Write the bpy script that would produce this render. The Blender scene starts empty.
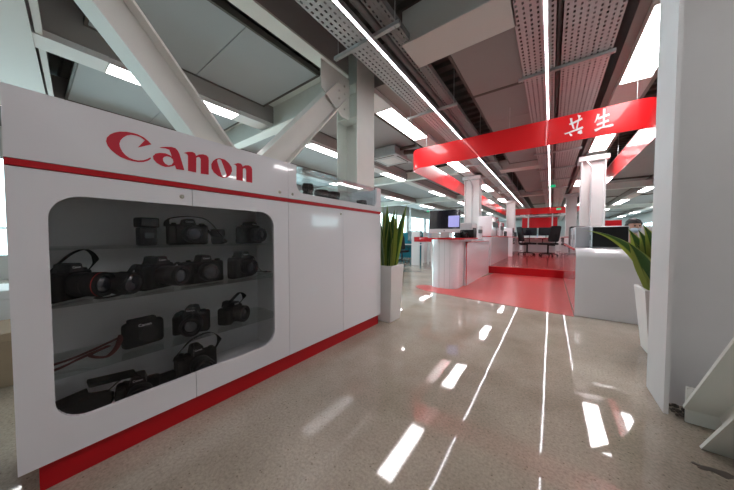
import bpy, bmesh, math, random
from mathutils import Vector, Matrix
from mathutils.geometry import tessellate_polygon
PI = math.pi
random.seed(7)
C = bpy.context.scene.collection
V = Vector

# ------------------------------------------------------------------ materials
def mat(name, col, rough=.5, metal=0., spec=.5, emit=None, es=0., coat=0., noise=0., nscale=20., bump=0., trans=0., alpha=1., coatrough=.03):
    m = bpy.data.materials.new(name); m.use_nodes = True
    nt = m.node_tree; b = nt.nodes['Principled BSDF']
    b.inputs['Base Color'].default_value = (*col, 1)
    b.inputs['Roughness'].default_value = rough
    b.inputs['Metallic'].default_value = metal
    b.inputs['Specular IOR Level'].default_value = spec
    b.inputs['Coat Weight'].default_value = coat
    b.inputs['Coat Roughness'].default_value = coatrough
    b.inputs['Transmission Weight'].default_value = trans
    b.inputs['Alpha'].default_value = alpha
    if emit:
        b.inputs['Emission Color'].default_value = (*emit, 1)
        b.inputs['Emission Strength'].default_value = es
    if noise or bump:
        tc = nt.nodes.new('ShaderNodeTexCoord'); n = nt.nodes.new('ShaderNodeTexNoise')
        n.inputs['Scale'].default_value = nscale; n.inputs['Detail'].default_value = 4
        nt.links.new(tc.outputs['Object'], n.inputs['Vector'])
        if noise:
            mx = nt.nodes.new('ShaderNodeMix'); mx.data_type = 'RGBA'
            mx.inputs['A'].default_value = (*[c*(1-noise) for c in col], 1)
            mx.inputs['B'].default_value = (*[min(1, c*(1+noise)) for c in col], 1)
            nt.links.new(n.outputs['Fac'], mx.inputs['Factor'])
            nt.links.new(mx.outputs['Result'], b.inputs['Base Color'])
        if bump:
            bp = nt.nodes.new('ShaderNodeBump'); bp.inputs['Strength'].default_value = bump
            bp.inputs['Distance'].default_value = .01
            nt.links.new(n.outputs['Fac'], bp.inputs['Height']); nt.links.new(bp.outputs['Normal'], b.inputs['Normal'])
    return m

def glass(name, tint, gloss=.08, rough=.0):
    m = bpy.data.materials.new(name); m.use_nodes = True
    nt = m.node_tree; nt.nodes.clear()
    o = nt.nodes.new('ShaderNodeOutputMaterial'); t = nt.nodes.new('ShaderNodeBsdfTransparent')
    g = nt.nodes.new('ShaderNodeBsdfGlossy'); mx = nt.nodes.new('ShaderNodeMixShader'); f = nt.nodes.new('ShaderNodeFresnel')
    t.inputs['Color'].default_value = (*tint, 1); g.inputs['Roughness'].default_value = rough
    g.inputs['Color'].default_value = (.9, .9, .9, 1)
    f.inputs['IOR'].default_value = 1.5
    ma = nt.nodes.new('ShaderNodeMath'); ma.operation = 'MULTIPLY'; ma.inputs[1].default_value = gloss
    nt.links.new(f.outputs['Fac'], ma.inputs[0]); nt.links.new(ma.outputs[0], mx.inputs['Fac'])
    nt.links.new(t.outputs[0], mx.inputs[1]); nt.links.new(g.outputs[0], mx.inputs[2]); nt.links.new(mx.outputs[0], o.inputs['Surface'])
    return m

def concrete():
    m = bpy.data.materials.new('polished_concrete'); m.use_nodes = True
    nt = m.node_tree; N = nt.nodes; L = nt.links; b = N['Principled BSDF']
    tc = N.new('ShaderNodeTexCoord')
    def noise(s, d=4, r=.6):
        n = N.new('ShaderNodeTexNoise'); n.inputs['Scale'].default_value = s; n.inputs['Detail'].default_value = d
        n.inputs['Roughness'].default_value = r; L.new(tc.outputs['Object'], n.inputs['Vector']); return n
    def ramp(src, stops):
        r = N.new('ShaderNodeValToRGB'); e = r.color_ramp.elements
        e[0].position, e[0].color = stops[0][0], (*stops[0][1], 1); e[1].position, e[1].color = stops[-1][0], (*stops[-1][1], 1)
        for p, c in stops[1:-1]:
            x = e.new(p); x.color = (*c, 1)
        L.new(src, r.inputs['Fac']); return r
    big = ramp(noise(1.1, 6).outputs['Fac'], [(.3, (.31, .262, .208)), (.5, (.42, .362, .295)), (.72, (.53, .468, .39))])
    fine = ramp(noise(75, 4, .7).outputs['Fac'], [(.35, (.80,)*3), (.5, (1,)*3), (.68, (1.2, 1.18, 1.15))])
    mx = N.new('ShaderNodeMix'); mx.data_type = 'RGBA'; mx.blend_type = 'MULTIPLY'; mx.inputs['Factor'].default_value = 1
    L.new(big.outputs['Color'], mx.inputs['A']); L.new(fine.outputs['Color'], mx.inputs['B'])
    v = N.new('ShaderNodeTexVoronoi'); v.inputs['Scale'].default_value = 42; L.new(tc.outputs['Object'], v.inputs['Vector'])
    sp = ramp(v.outputs['Distance'], [(.10, (.42, .38, .34)), (.20, (1, 1, 1))])
    m2 = N.new('ShaderNodeMix'); m2.data_type = 'RGBA'; m2.blend_type = 'MULTIPLY'
    # only some cells carry a dark stone
    sel = ramp(v.outputs['Color'], [(.55, (0, 0, 0)), (.62, (.8,)*3)]); L.new(sel.outputs['Color'], m2.inputs['Factor'])
    L.new(mx.outputs['Result'], m2.inputs['A']); L.new(sp.outputs['Color'], m2.inputs['B'])
    L.new(m2.outputs['Result'], b.inputs['Base Color'])
    rr = ramp(noise(2.2, 3).outputs['Fac'], [(.3, (.025,)*3), (.7, (.06,)*3)]); L.new(rr.outputs['Color'], b.inputs['Roughness'])
    b.inputs['Specular IOR Level'].default_value = .62
    bp = N.new('ShaderNodeBump'); bp.inputs['Strength'].default_value = .10; bp.inputs['Distance'].default_value = .01
    L.new(noise(2.5, 2, .4).outputs['Fac'], bp.inputs['Height']); L.new(bp.outputs['Normal'], b.inputs['Normal'])
    return m

M = dict(
    floor=concrete(),
    white=mat('white_gloss_laminate', (.79, .77, .80), .14, coat=.8, coatrough=.01),
    inner=mat('cabinet_lining', (.86, .86, .87), .5),
    red=mat('red_laminate', (.47, .003, .009), .38, spec=.35),
    logo=mat('red_vinyl_letter', (.55, .008, .03), .35),
    ribbon=mat('red_gloss_acrylic', (.72, .012, .016), .3, spec=.3, coat=.35, coatrough=.02),
    vinyl=mat('red_vinyl_floor', (.62, .085, .08), .32, spec=.4, noise=.05, nscale=8, coat=.12, coatrough=.15),
    vinyl2=mat('dark_red_vinyl_floor', (.46, .03, .028), .22, spec=.35, noise=.08, nscale=8, coat=.12, coatrough=.1),
    steel=mat('white_painted_steel', (.80, .80, .755), .42, noise=.04, nscale=6),
    cream=mat('cream_painted_steel', (.79, .76, .71), .45, noise=.04, nscale=6),
    colw=mat('white_column_paint', (.66, .65, .65), .55, noise=.05, nscale=5),
    panel=mat('grey_ceiling_board', (.40, .415, .435), .7, noise=.03, nscale=3),
    taupe=mat('taupe_bulkhead_shaded_web', (.33, .295, .28), .7, noise=.04, nscale=3),
    taupepanel=mat('taupe_ceiling_board', (.30, .28, .28), .7, noise=.03, nscale=3),
    deck=mat('dark_metal_deck', (.10, .093, .088), .6, metal=.2, noise=.2, nscale=5),
    duct=mat('duct_paint', (.62, .58, .555), .5),
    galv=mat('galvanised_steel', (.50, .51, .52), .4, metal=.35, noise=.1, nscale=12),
    galvd=mat('dark_galvanised_steel', (.26, .26, .26), .5, metal=.35, noise=.15, nscale=12),
    frame=mat('dark_brown_frame', (.10, .085, .075), .6),
    light=mat('light_diffuser', (1, 1, 1), .5, emit=(1, .96, .97), es=15),
    led=mat('led_diffuser', (1, 1, 1), .5, emit=(.98, .95, 1), es=14),
    lampbody=mat('lamp_housing', (.70, .66, .65), .5),
    black=mat('black_plastic', (.006, .006, .0065), .5, spec=.3, noise=.2, nscale=60),
    blackg=mat('black_gloss', (.008, .008, .009), .08),
    rubber=mat('black_textured_rubber', (.007, .007, .007), .8, spec=.2, bump=.3, nscale=300),
    lens=mat('coated_lens_glass', (.01, .012, .02), .03, coat=1),
    mark=mat('white_print', (.8, .8, .8), .5),
    redring=mat('red_ring_paint', (.5, .02, .02), .4),
    strapred=mat('dark_red_webbing', (.09, .02, .015), .8),
    strap=mat('black_webbing', (.008, .008, .008), .9, spec=.2),
    chrome=mat('chrome_lock', (.6, .57, .5), .2, metal=1),
    alu=mat('brushed_aluminium', (.62, .62, .64), .3, metal=.8),
    tint=glass('smoked_glass', (.955, .955, .96), .35),
    clear=glass('clear_glass', (.93, .95, .955), .32),
    shelf=glass('shelf_glass', (.93, .96, .95), .5),
    wglass=glass('window_glass', (.93, .97, .97), .3),
    pot=mat('white_planter_glaze', (.74, .71, .69), .4),
    soil=mat('soil', (.05, .035, .025), .95, noise=.4, nscale=60),
    wall=mat('wall_paint', (.60, .62, .62), .8),
    wframe=mat('window_frame_paint', (.55, .58, .60), .5),
    teal=mat('teal_fabric', (.01, .16, .22), .9, noise=.1, nscale=80),
    deskw=mat('desk_white', (.66, .66, .67), .4),
    screen=mat('screen_glass', (.012, .012, .018), .12, coat=.5),
    win=mat('lavender_screen_window', (.15, .15, .3), .3, emit=(.30, .30, .62), es=.75),
    grey=mat('printer_light_grey', (.52, .52, .53), .45),
    silver=mat('silver_printer_panel', (.42, .42, .44), .35, metal=.5),
    mesh=mat('black_mesh_fabric', (.012, .012, .014), .9, bump=.4, nscale=200),
    skin=mat('skin', (.46, .27, .19), .5),
    hair=mat('black_hair', (.012, .01, .009), .55, bump=.3, nscale=90),
    mask=mat('pale_blue_mask', (.45, .58, .68), .8),
    shirt=mat('pale_blue_shirt', (.36, .46, .58), .85, noise=.06, nscale=30),
    trouser=mat('navy_trousers', (.02, .025, .05), .85),
    shoe=mat('black_shoe', (.015, .014, .013), .4),
    exit=mat('green_exit_panel', (.0, .2, .1), .5, emit=(.02, .9, .35), es=.4),
    gravel=mat('dark_gravel', (.10, .085, .07), .95, noise=.5, nscale=40),
    lino=mat('partition_white', (.62, .63, .64), .5),
    box=mat('cardboard', (.28, .2, .13), .85, noise=.1, nscale=15),
)

def leaf_mat():
    m = bpy.data.materials.new('snake_plant_leaf'); m.use_nodes = True
    nt = m.node_tree; N = nt.nodes; L = nt.links; b = N['Principled BSDF']; b.inputs['Roughness'].default_value = .38
    uv = N.new('ShaderNodeUVMap'); sx = N.new('ShaderNodeSeparateXYZ'); L.new(uv.outputs[0], sx.inputs[0])
    a = N.new('ShaderNodeMath'); a.operation = 'SUBTRACT'; a.inputs[1].default_value = .5; L.new(sx.outputs['X'], a.inputs[0])
    ab = N.new('ShaderNodeMath'); ab.operation = 'ABSOLUTE'; L.new(a.outputs[0], ab.inputs[0])
    r = N.new('ShaderNodeValToRGB'); e = r.color_ramp.elements
    e[0].position = .25; e[0].color = (0, 0, 0, 1); e[1].position = .31; e[1].color = (1, 1, 1, 1); L.new(ab.outputs[0], r.inputs['Fac'])
    w = N.new('ShaderNodeTexWave'); w.bands_direction = 'Y'; w.inputs['Scale'].default_value = 9; w.inputs['Distortion'].default_value = 7
    w.inputs['Detail'].default_value = 2; L.new(uv.outputs[0], w.inputs['Vector'])
    r2 = N.new('ShaderNodeValToRGB'); e = r2.color_ramp.elements
    e[0].color = (.035, .10, .025, 1); e[1].color = (.10, .21, .06, 1); L.new(w.outputs['Fac'], r2.inputs['Fac'])
    mx = N.new('ShaderNodeMix'); mx.data_type = 'RGBA'; L.new(r.outputs['Color'], mx.inputs['Factor']); L.new(r2.outputs['Color'], mx.inputs['A'])
    mx.inputs['B'].default_value = (.42, .48, .12, 1); L.new(mx.outputs['Result'], b.inputs['Base Color'])
    return m
M['leaf'] = leaf_mat()

# ------------------------------------------------------------------ builders
class MB:
    def __init__(s): s.bm = bmesh.new()
    def add(s, tmp):
        me = bpy.data.meshes.new('t'); tmp.to_mesh(me); tmp.free(); s.bm.from_mesh(me); bpy.data.meshes.remove(me)
    def box(s, x0, x1, y0, y1, z0, z1, bev=0., seg=2, mtx=None):
        t = bmesh.new(); bmesh.ops.create_cube(t, size=1)
        for v in t.verts: v.co = V(((x0+x1)/2+v.co.x*(x1-x0), (y0+y1)/2+v.co.y*(y1-y0), (z0+z1)/2+v.co.z*(z1-z0)))
        if bev: bmesh.ops.bevel(t, geom=list(t.edges), offset=bev, segments=seg, affect='EDGES', profile=.5)
        if mtx: t.transform(mtx)
        s.add(t); return s
    def cyl(s, p, q, r, r2=None, n=16, bev=0.):
        p, q = V(p), V(q); d = q-p; t = bmesh.new()
        bmesh.ops.create_cone(t, cap_ends=True, segments=n, radius1=r, radius2=r if r2 is None else r2, depth=d.length)
        if bev:
            ed = [e for e in t.edges if all(abs(abs(v.co.z)-d.length/2) < 1e-6 for v in e.verts) and abs(e.verts[0].co.z-e.verts[1].co.z) < 1e-6]
            bmesh.ops.bevel(t, geom=ed, offset=bev, segments=2, affect='EDGES')
        t.transform(Matrix.Translation((p+q)/2) @ d.to_track_quat('Z', 'Y').to_matrix().to_4x4()); s.add(t); return s
    def lathe(s, prof, n=24, mtx=None):
        t = bmesh.new(); rings = []
        for r, z in prof:
            rings.append([t.verts.new((max(r, 1e-4)*math.cos(2*PI*k/n), max(r, 1e-4)*math.sin(2*PI*k/n), z)) for k in range(n)])
        for a, b in zip(rings, rings[1:]):
            for k in range(n): t.faces.new((a[k], a[(k+1) % n], b[(k+1) % n], b[k]))
        t.faces.new(rings[0][::-1]); t.faces.new(rings[-1])
        bmesh.ops.recalc_face_normals(t, faces=t.faces)
        if mtx: t.transform(mtx)
        s.add(t); return s
    def tube(s, pts, r, n=8, flat=None):
        pts = [V(p) for p in pts]; t = bmesh.new(); rings = []
        for i, p in enumerate(pts):
            d = (pts[min(i+1, len(pts)-1)]-pts[max(i-1, 0)]).normalized()
            a = d.cross(V((0, 0, 1)));  a = V((1, 0, 0)) if a.length < 1e-3 else a.normalized()
            b = a.cross(d).normalized(); f = flat or 1.
            rings.append([t.verts.new(p+a*r*math.cos(2*PI*k/n)+b*r*f*math.sin(2*PI*k/n)) for k in range(n)])
        for x, y in zip(rings, rings[1:]):
            for k in range(n): t.faces.new((x[k], x[(k+1) % n], y[(k+1) % n], y[k]))
        t.faces.new(rings[0][::-1]); t.faces.new(rings[-1]); bmesh.ops.recalc_face_normals(t, faces=t.faces)
        s.add(t); return s
    def plate(s, polys, w0, w1, fn):
        """polys: outline then holes, 2-D; fn(u, v, w) -> 3-D; extruded w0..w1"""
        t = bmesh.new(); flat = [p for q in polys for p in q]
        tris = tessellate_polygon([[V((p[0], p[1], 0)) for p in q] for q in polys])
        A = [t.verts.new(fn(p[0], p[1], w0)) for p in flat]; B = [t.verts.new(fn(p[0], p[1], w1)) for p in flat]
        for a, b, c in tris:
            for f in ((A[a], A[b], A[c]), (B[c], B[b], B[a])):
                try: t.faces.new(f)
                except ValueError: pass
        o = 0
        for q in polys:
            n = len(q)
            for k in range(n): t.faces.new((A[o+k], B[o+k], B[o+(k+1) % n], A[o+(k+1) % n]))
            o += n
        bmesh.ops.recalc_face_normals(t, faces=t.faces); s.add(t); return s
    def ico(s, c, r, sub=3, sc=(1, 1, 1), fn=None):
        t = bmesh.new(); bmesh.ops.create_icosphere(t, subdivisions=sub, radius=1)
        for v in t.verts:
            q = v.co.copy()
            if fn: q = fn(q)
            v.co = V((c[0]+q.x*r*sc[0], c[1]+q.y*r*sc[1], c[2]+q.z*r*sc[2]))
        s.add(t); return s

W = {}
def link(o): C.objects.link(o); return o
def build(mb, name, m, parent=None, smooth=False, loc=None):
    """link the collected shapes as ONE mesh. verts are in world space; they are stored relative to the parent's base (or loc)."""
    me = bpy.data.meshes.new(name); base = W[parent.name] if parent else V(loc or (0, 0, 0))
    if base.length: bmesh.ops.translate(mb.bm, vec=-base, verts=mb.bm.verts)
    mb.bm.to_mesh(me); mb.bm.free(); me.materials.append(M[m] if isinstance(m, str) else m)
    if smooth:
        me.polygons.foreach_set('use_smooth', [True]*len(me.polygons))
        try: me.set_sharp_from_angle(angle=math.radians(35))
        except Exception: pass
    o = link(bpy.data.objects.new(name, me))
    if parent: o.parent = parent; W[o.name] = base
    else: o.location = base; W[o.name] = base
    return o
def tag(o, label=None, cat=None, group=None, kind=None):
    if label: o['label'] = label
    if cat: o['category'] = cat
    if group: o['group'] = group
    if kind: o['kind'] = kind
    return o
def thing(name, label, cat, loc=(0, 0, 0), group=None):
    o = link(bpy.data.objects.new(name, None)); o.empty_display_size = .1; o.location = loc; W[o.name] = V(loc)
    return tag(o, label, cat, group)
def dup(root, loc=None, rz=None, label=None, group=None, sc=None):
    r = root.copy(); link(r); W[r.name] = V(loc or root.location)
    if loc is not None: r.location = loc
    if rz is not None: r.rotation_euler = (0, 0, rz)
    if sc is not None: r.scale = sc if not isinstance(sc, (int, float)) else (sc,)*3
    if label: r['label'] = label
    if group: r['group'] = group
    for ch in list(root.children):
        c = ch.copy(); link(c); c.parent = r
        for g in list(ch.children):
            d = g.copy(); link(d); d.parent = c
    return r
def struct(mb, name, m, parent=None, **k):
    o = build(mb, name, m, parent, **k); o['kind'] = 'structure'; return o
def rounded(u0, u1, v0, v1, r, n=8, corners=(1, 1, 1, 1)):
    """counter-clockwise from bottom-left"""
    P = []
    for (cx, cy, a0), on in zip(((u0+r, v0+r, 180), (u1-r, v0+r, 270), (u1-r, v1-r, 0), (u0+r, v1-r, 90)), corners):
        if not on: P.append((u0 if cx < (u0+u1)/2 else u1, v0 if cy < (v0+v1)/2 else v1)); continue
        for k in range(n+1):
            a = math.radians(a0+90*k/n); P.append((cx+r*math.cos(a), cy+r*math.sin(a)))
    return P
def ibeam(mb, p, q, depth, width, wd, tf=.016, tw=.012):
    p, q, wd = V(p), V(q), V(wd).normalized(); a = (q-p).normalized(); n = a.cross(wd).normalized(); L = (q-p).length
    R = Matrix((wd, n, a)).transposed().to_4x4(); T = Matrix.Translation(p) @ R
    mb.box(-width/2, width/2, depth/2-tf, depth/2, 0, L, mtx=T)
    mb.box(-width/2, width/2, -depth/2, -depth/2+tf, 0, L, mtx=T)
    mb.box(-tw/2, tw/2, -depth/2+tf, depth/2-tf, 0, L, mtx=T)
    return mb

# ------------------------------------------------------------------ camera
F, H = 250., 1.05
pitch = math.atan(8/F); yaw = math.atan(184*math.cos(pitch)/F)
cd = bpy.data.cameras.new('camera'); cam = link(bpy.data.objects.new('camera', cd))
cd.sensor_width = 36; cd.lens = F/734*36; cd.clip_start = .02; cd.clip_end = 200
cam.location = (0, 0, H); cam.rotation_euler = (PI/2-pitch, 0, yaw)
bpy.context.scene.camera = cam

def un(x, y, Yp):            # the point on a wall plane, worked out once from measured positions
    fw = V((-math.sin(yaw)*math.cos(pitch), math.cos(yaw)*math.cos(pitch), -math.sin(pitch)))
    rt = V((math.cos(yaw), math.sin(yaw), 0)); up = V((-math.sin(yaw)*math.sin(pitch), math.cos(yaw)*math.sin(pitch), math.cos(pitch)))
    r = fw+rt*((x-367)/F)+up*((245-y)/F); return r
def onY(x, y, Y): r = un(x, y, 0); k = Y/r.y; return (r.x*k, H+r.z*k)
def onX(x, y, X): r = un(x, y, 0); k = X/r.x; return (r.y*k, H+r.z*k)

# ------------------------------------------------------------------ room shell
XL, XR, YN, YF, ZC = -11., 7.5, -7., 42., 3.85
struct(MB().box(XL, XR, YN, YF, -.2, 0), 'floor', 'floor')
mb = MB()                                       # corrugated roof deck, ribs run across the room
n = 0; y = YN
prof = []
while y < YF:
    for dy, z in ((0, ZC), (.10, ZC), (.13, ZC-.06), (.23, ZC-.06)):
        if y+dy < YF: prof.append((y+dy, z))
    y += .26
prof.append((YF, ZC))
prof2 = prof+[(YF, ZC+.25), (YN, ZC+.25)]
mb.plate([prof2], XL, XR, lambda u, v, w: (w, u, v))
struct(mb, 'ceiling', 'deck')

def window_wall(side, X, y0, y1, out, num, step=4.0, sill=.55, head=3.05):
    mb = MB(); sgn = out; xa, xb = sorted((X, X+sgn*.2))
    mb.box(xa, xb, y0, y1, 0, sill); mb.box(xa, xb, y0, y1, head, ZC+.25)
    k = max(1, int((y1-y0)/step)); w = (y1-y0)/k
    for i in range(k+1): mb.box(xa, xb, max(y0, y0+i*w-.18), min(y1, y0+i*w+.18), sill, head)
    struct(mb, 'wall_'+side, 'wall')
    for i in range(k):
        a, b = y0+i*w+.18, y0+(i+1)*w-.18; f = MB(); xm = X+sgn*.08
        for (c, d) in ((a, a+.05), (b-.05, b), ((a+b)/2-.03, (a+b)/2+.03), (a+(b-a)*.25-.02, a+(b-a)*.25+.02), (a+(b-a)*.75-.02, a+(b-a)*.75+.02)): f.box(xm-.04, xm+.04, c, d, sill, head)
        f.box(xm-.04, xm+.04, a, b, sill, sill+.05); f.box(xm-.04, xm+.04, a, b, head-.05, head); f.box(xm-.04, xm+.04, a, b, 1.25, 1.30)
        num[0] += 1
        w_ = struct(f, 'window_%d' % num[0], 'wframe')
        struct(MB().box(xm-.006, xm+.006, a+.02, b-.02, sill+.02, head-.02), 'pane', 'wglass', w_)
num = [0]
window_wall('left', XL, YN, YF, -1, num)
window_wall('right', XR, 9.3, 11.9, 1, num, sill=1.62, head=2.34)
window_wall('right', XR, 20.0, YF, 1, num, sill=1.45, head=2.5)
struct(MB().box(XR, XR+.2, YN, 9.3, 0, ZC+.25), 'wall_right', 'wall'); struct(MB().box(XR, XR+.2, 11.9, 20.0, 0, ZC+.25), 'wall_right', 'wall')
struct(MB().box(XL-.2, XR+.2, YN-.2, YN, 0, ZC+.25), 'wall_front', 'wall')
mb = MB(); mb.box(XL-.2, XR+.2, YF, YF+.2, 0, 1.5); mb.box(XL-.2, XR+.2, YF, YF+.2, 2.5, ZC+.25)
for i in range(3):
    x = XL-.2+i*3.05; mb.box(x, x+.4, YF, YF+.2, 1.5, 2.5)
mb.box(XL+6.1, XR+.2, YF, YF+.2, 1.5, 2.5)
struct(mb, 'wall_back', 'wall')
for i in range(2):
    x = XL+.2+i*3.05; f = MB()
    for a in (x, x+1.3, x+2.6): f.box(a, a+.05, YF+.05, YF+.12, 1.5, 2.5)
    f.box(x, x+2.65, YF+.05, YF+.12, 1.5, 1.56); f.box(x, x+2.65, YF+.05, YF+.12, 2.44, 2.5)
    num[0] += 1; w_ = struct(f, 'window_%d' % num[0], 'wframe')
    struct(MB().box(x, x+2.65, YF+.08, YF+.09, 1.52, 2.48), 'pane', 'wglass', w_)

# ------------------------------------------------------------------ steel frame
def column(x, y, name_label, depth=.37, width=.4, z1=ZC-.06, m='steel', brackets=True):
    t = thing('steel_column', name_label, 'column', (x, y, 0))
    mb = MB(); ibeam(mb, (x, y, 0.02 if brackets else 0), (x, y, z1), depth, width, (0, 1, 0), .02, .014); build(mb, 'column_shaft', m, t)
    if not brackets: return t
    mb = MB(); mb.box(x-depth/2-.004, x+depth/2+.03, y-width/2-.004, y+width/2+.03, 0, .02); build(mb, 'base_plate', m, t)
    return t
XA = -2.305
cl = column(XA, 2.86, 'white steel H column behind the right end of the red and white display cabinet', m='steel')
mb = MB()
for z in (2.68, 3.12):
    mb.box(XA-.18, XA+.18, 2.67, 3.05, z, z+.015)
build(mb, 'stiffener', 'steel', cl)
mb = MB(); mb.plate([[(2.14, 3.19), (2.66, 3.19), (2.66, 2.64), (2.50, 2.64), (2.14, 2.86)]], -.006, .006, lambda u, v, w: (XA+.045+w, u, v))
for y, z in ((2.45, 2.95), (2.55, 2.95), (2.45, 2.85), (2.55, 2.85), (2.55, 2.75), (2.45, 3.05), (2.55, 3.05)): mb.cyl((XA+.045, y, z), (XA+.075, y, z), .014, n=6)
build(mb, 'gusset_plate', 'cream', cl)
column(XA, -.45, 'white steel H column behind the left end of the display cabinet')
cr = column(.75, 2.39, 'large white steel H column at the right edge beside the floor brace', .38, .33, m='colw', brackets=False)
def brace(p, q, lab, m='cream', width=.2):
    t = thing('diagonal_brace', lab, 'brace', p)
    mb = MB(); ibeam(mb, p, q, .235, width, (1, 0, 0), .016, .012); build(mb, 'brace_member', m, t)
    return t
def along(p0, d, t): return (p0[0], p0[1]+d[0]*t, p0[2]+d[1]*t)
d1 = (.637, -.771); p0 = (-2.3, .357, 2.513)
brace(along(p0, d1, -.84), along(p0, d1, 2.9), 'white diagonal steel brace rising to the left above the display cabinet')
d2 = (-.66, -.752); p2 = (-2.3, 2.47, 2.94)
tb = brace(p2, along(p2, d2, 1.62), 'white diagonal steel brace running down left from the column head')
d3 = (-.64, .77); p3 = (.75, 2.09, .02)
tb = brace(p3, along(p3, d3, 4.2), 'white diagonal steel brace with bolts rising from the floor at lower right', 'steel', .26)
build(MB().box(.635, .80, 2.19, 2.205, 0, .20), 'gusset_plate', 'steel', tb)
for y, z in ((1.80, .32), (1.86, .25), (1.76, .24), (1.82, .17), (1.90, .12)):
    build(MB().cyl((.744, y, z), (.715, y, z), .016, n=6).cyl((.715, y, z), (.70, y, z), .010, n=8), 'bolt', 'steel', tb)
# rubble in the column recess
mb = MB()
for k in range(70):
    x, y = random.uniform(.60, .9), random.uniform(2.235, 2.36); r = random.uniform(.006, .018)
    mb.ico((x, y, r*.6), r, 1, (1, 1, .7))
tag(build(mb, 'gravel', 'gravel'), 'dark grit and rubble lying in the foot of the right column', 'gravel', kind='stuff')
mb = MB()
outl = [(.62+.075*math.cos(a)*(1+.22*math.sin(3*a+1)+.1*math.sin(7*a)), 1.80+.020*math.sin(a)*(1+.3*math.cos(5*a)+.2*math.sin(8*a))) for a in [2*PI*k/40 for k in range(40)]]
mb.plate([outl], .0005, .0015, lambda u, v, w: (u, v, w))
tag(build(mb, 'floor_stain', mat('dark_stain', (.12, .10, .085), .35)), 'dark stain patch on the concrete near the lower right brace', 'stain')

# beams
def beam_x(y, x0, x1, z0, z1, lab, m='steel', w=.22):
    mb = MB(); ibeam(mb, (x0, y, (z0+z1)/2), (x1, y, (z0+z1)/2), z1-z0, w, (0, 1, 0), .02, .014)
    return tag(build(mb, 'cross_beam', m, None, loc=(x0, y, z0)), lab, 'beam')
beam_x(2.86, XA-.2, XL, 3.08, 3.55, 'white steel cross beam running left from the column head')
beam_x(8.4, XA-.2, XL, 3.12, 3.4, 'white steel cross beam over the teal desks')
beam_x(14.4, XA-.2, XL, 3.12, 3.4, 'farthest white steel cross beam on the left side of the office')
beam_x(14.6, 1.2, XR, 3.05, 3.3, 'white steel cross beam far back on the right side')
beam_x(24.6, 1.2, XR, 3.05, 3.3, 'far pale cross beam low under the right hand ceiling')
mb = MB(); mb.box(-2.42, -2.22, YN, 2.62, 3.2, 3.22); mb.box(-2.42, -2.22, YN, 2.62, 3.75, 3.77); mb.box(-2.26, -2.23, YN, 2.62, 3.22, 3.75)
t = thing('long_beam', 'long white steel beam with web coloured as in shade above the display cabinet', 'beam', (-2.32, 0, 3.2))
mb2 = MB(); mb2.box(-2.41, -2.225, YN, 2.62, 3.2, 3.222); build(mb2, 'lower_flange', 'steel', t)
mb.bm.free(); mb = MB(); mb.box(-2.40, -2.235, YN, 2.62, 3.222, ZC-.06); build(mb, 'beam_web', 'taupe', t)  # web is white paint like the flange; taupe puts its shade into the colour
# white soffit bulkheads crossing the room
def onZ(x, y, z): rr = un(x, y, 0); k = (z-H)/rr.z; return (rr.x*k, rr.y*k)
qa, qb = onZ(24, 0, 3.12), onZ(45, 92, 3.12); dx = (qb[0]-qa[0], qb[1]-qa[1])
SK = dx[1]/dx[0]; sk = lambda x: qa[1]+(x-qa[0])*SK
mb = MB(); mb.plate([[(-2.46, sk(-2.46)), (-2.46, -2.4), (-7, -2.4), (-7, sk(-7))]], 3.12, 3.142, lambda u, v, w: (u, v, w))
for k, (o1, o2, z_) in enumerate(((.02, .07, 3.16),)): mb.plate([[(-2.8, sk(-2.8)+o1), (-2.8, sk(-2.8)+o2), (-7, sk(-7)+o2), (-7, sk(-7)+o1)]], z_, z_+.06, lambda u, v, w: (u, v, w))
mb.plate([[(-2.46, sk(-2.46)-.02), (-2.46, -2.38), (-7, -2.38), (-7, sk(-7)-.02)]], 3.142, 3.148, lambda u, v, w: (u, v, w))
tag(build(mb, 'soffit_board', 'duct', loc=(-6, -1.1, 3.12)), 'wide pale soffit box above the left end of the display cabinet', 'soffit')
def duct(x0, x1, y0, y1, z0, z1, lab):
    mb = MB(); mb.box(x0, x1, y0, y1, z0, z1, .008); return tag(build(mb, 'ceiling_duct', 'duct', loc=((x0+x1)/2, (y0+y1)/2, z0)), lab, 'duct')
duct(-1.33, -.30, 2.44, 2.88, 3.10, 3.46, 'pale painted ceiling duct crossing nearest between the two perforated trays')
duct(-1.33, -.22, 8.7, 9.12, 3.10, 3.4, 'pale painted ceiling duct crossing behind the red ribbon')
duct(-1.33, -.22, 14.7, 15.1, 3.10, 3.4, 'farthest pale ceiling duct between the two light lines')

# bulkheads with recessed light channels; ceiling rafts
GAPS = [(.17, .47), (2.62, 3.06), (8.2, 8.6), (14.2, 14.6), (20.2, 20.6), (26.2, 26.6), (32.2, 32.6)]
def rafts(x0, x1, z, m='panel', gaps=GAPS, ys=.47, ye=YF):
    edges = []; a = ys
    for g in gaps:
        if g[0] <= ys: continue
        edges.append((a, g[0])); a = g[1]
    edges.append((a, ye)); n = 0
    for a, b in edges:
        k = max(1, round((b-a)/1.2)); w = (b-a)/k; mb = MB()
        for i in range(k): mb.box(x0+.004, x1-.004, a+i*w+.004, a+(i+1)*w-.004, z, z+.04, .003, 1)
        mb.box(x0+.03, x1-.03, a+.03, b-.03, z+.04, z+.06)
        struct(mb, 'ceiling', m)
        mb = MB()
        for (u0, u1, v0, v1) in ((x0-.03, x0, a-.03, b+.03), (x1, x1+.03, a-.03, b+.03), (x0, x1, a-.03, a), (x0, x1, b, b+.03)): mb.box(u0, u1, v0, v1, z-.005, z+.07)
        struct(mb, 'trim_%d' % (len([o for o in bpy.data.objects if o.name.startswith('trim_')])+1), 'frame')
rafts(-4.28, -2.85, 3.45)
rafts(-6.70, -4.62, 3.40)
rafts(-9.1, -7.25, 3.40)
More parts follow.
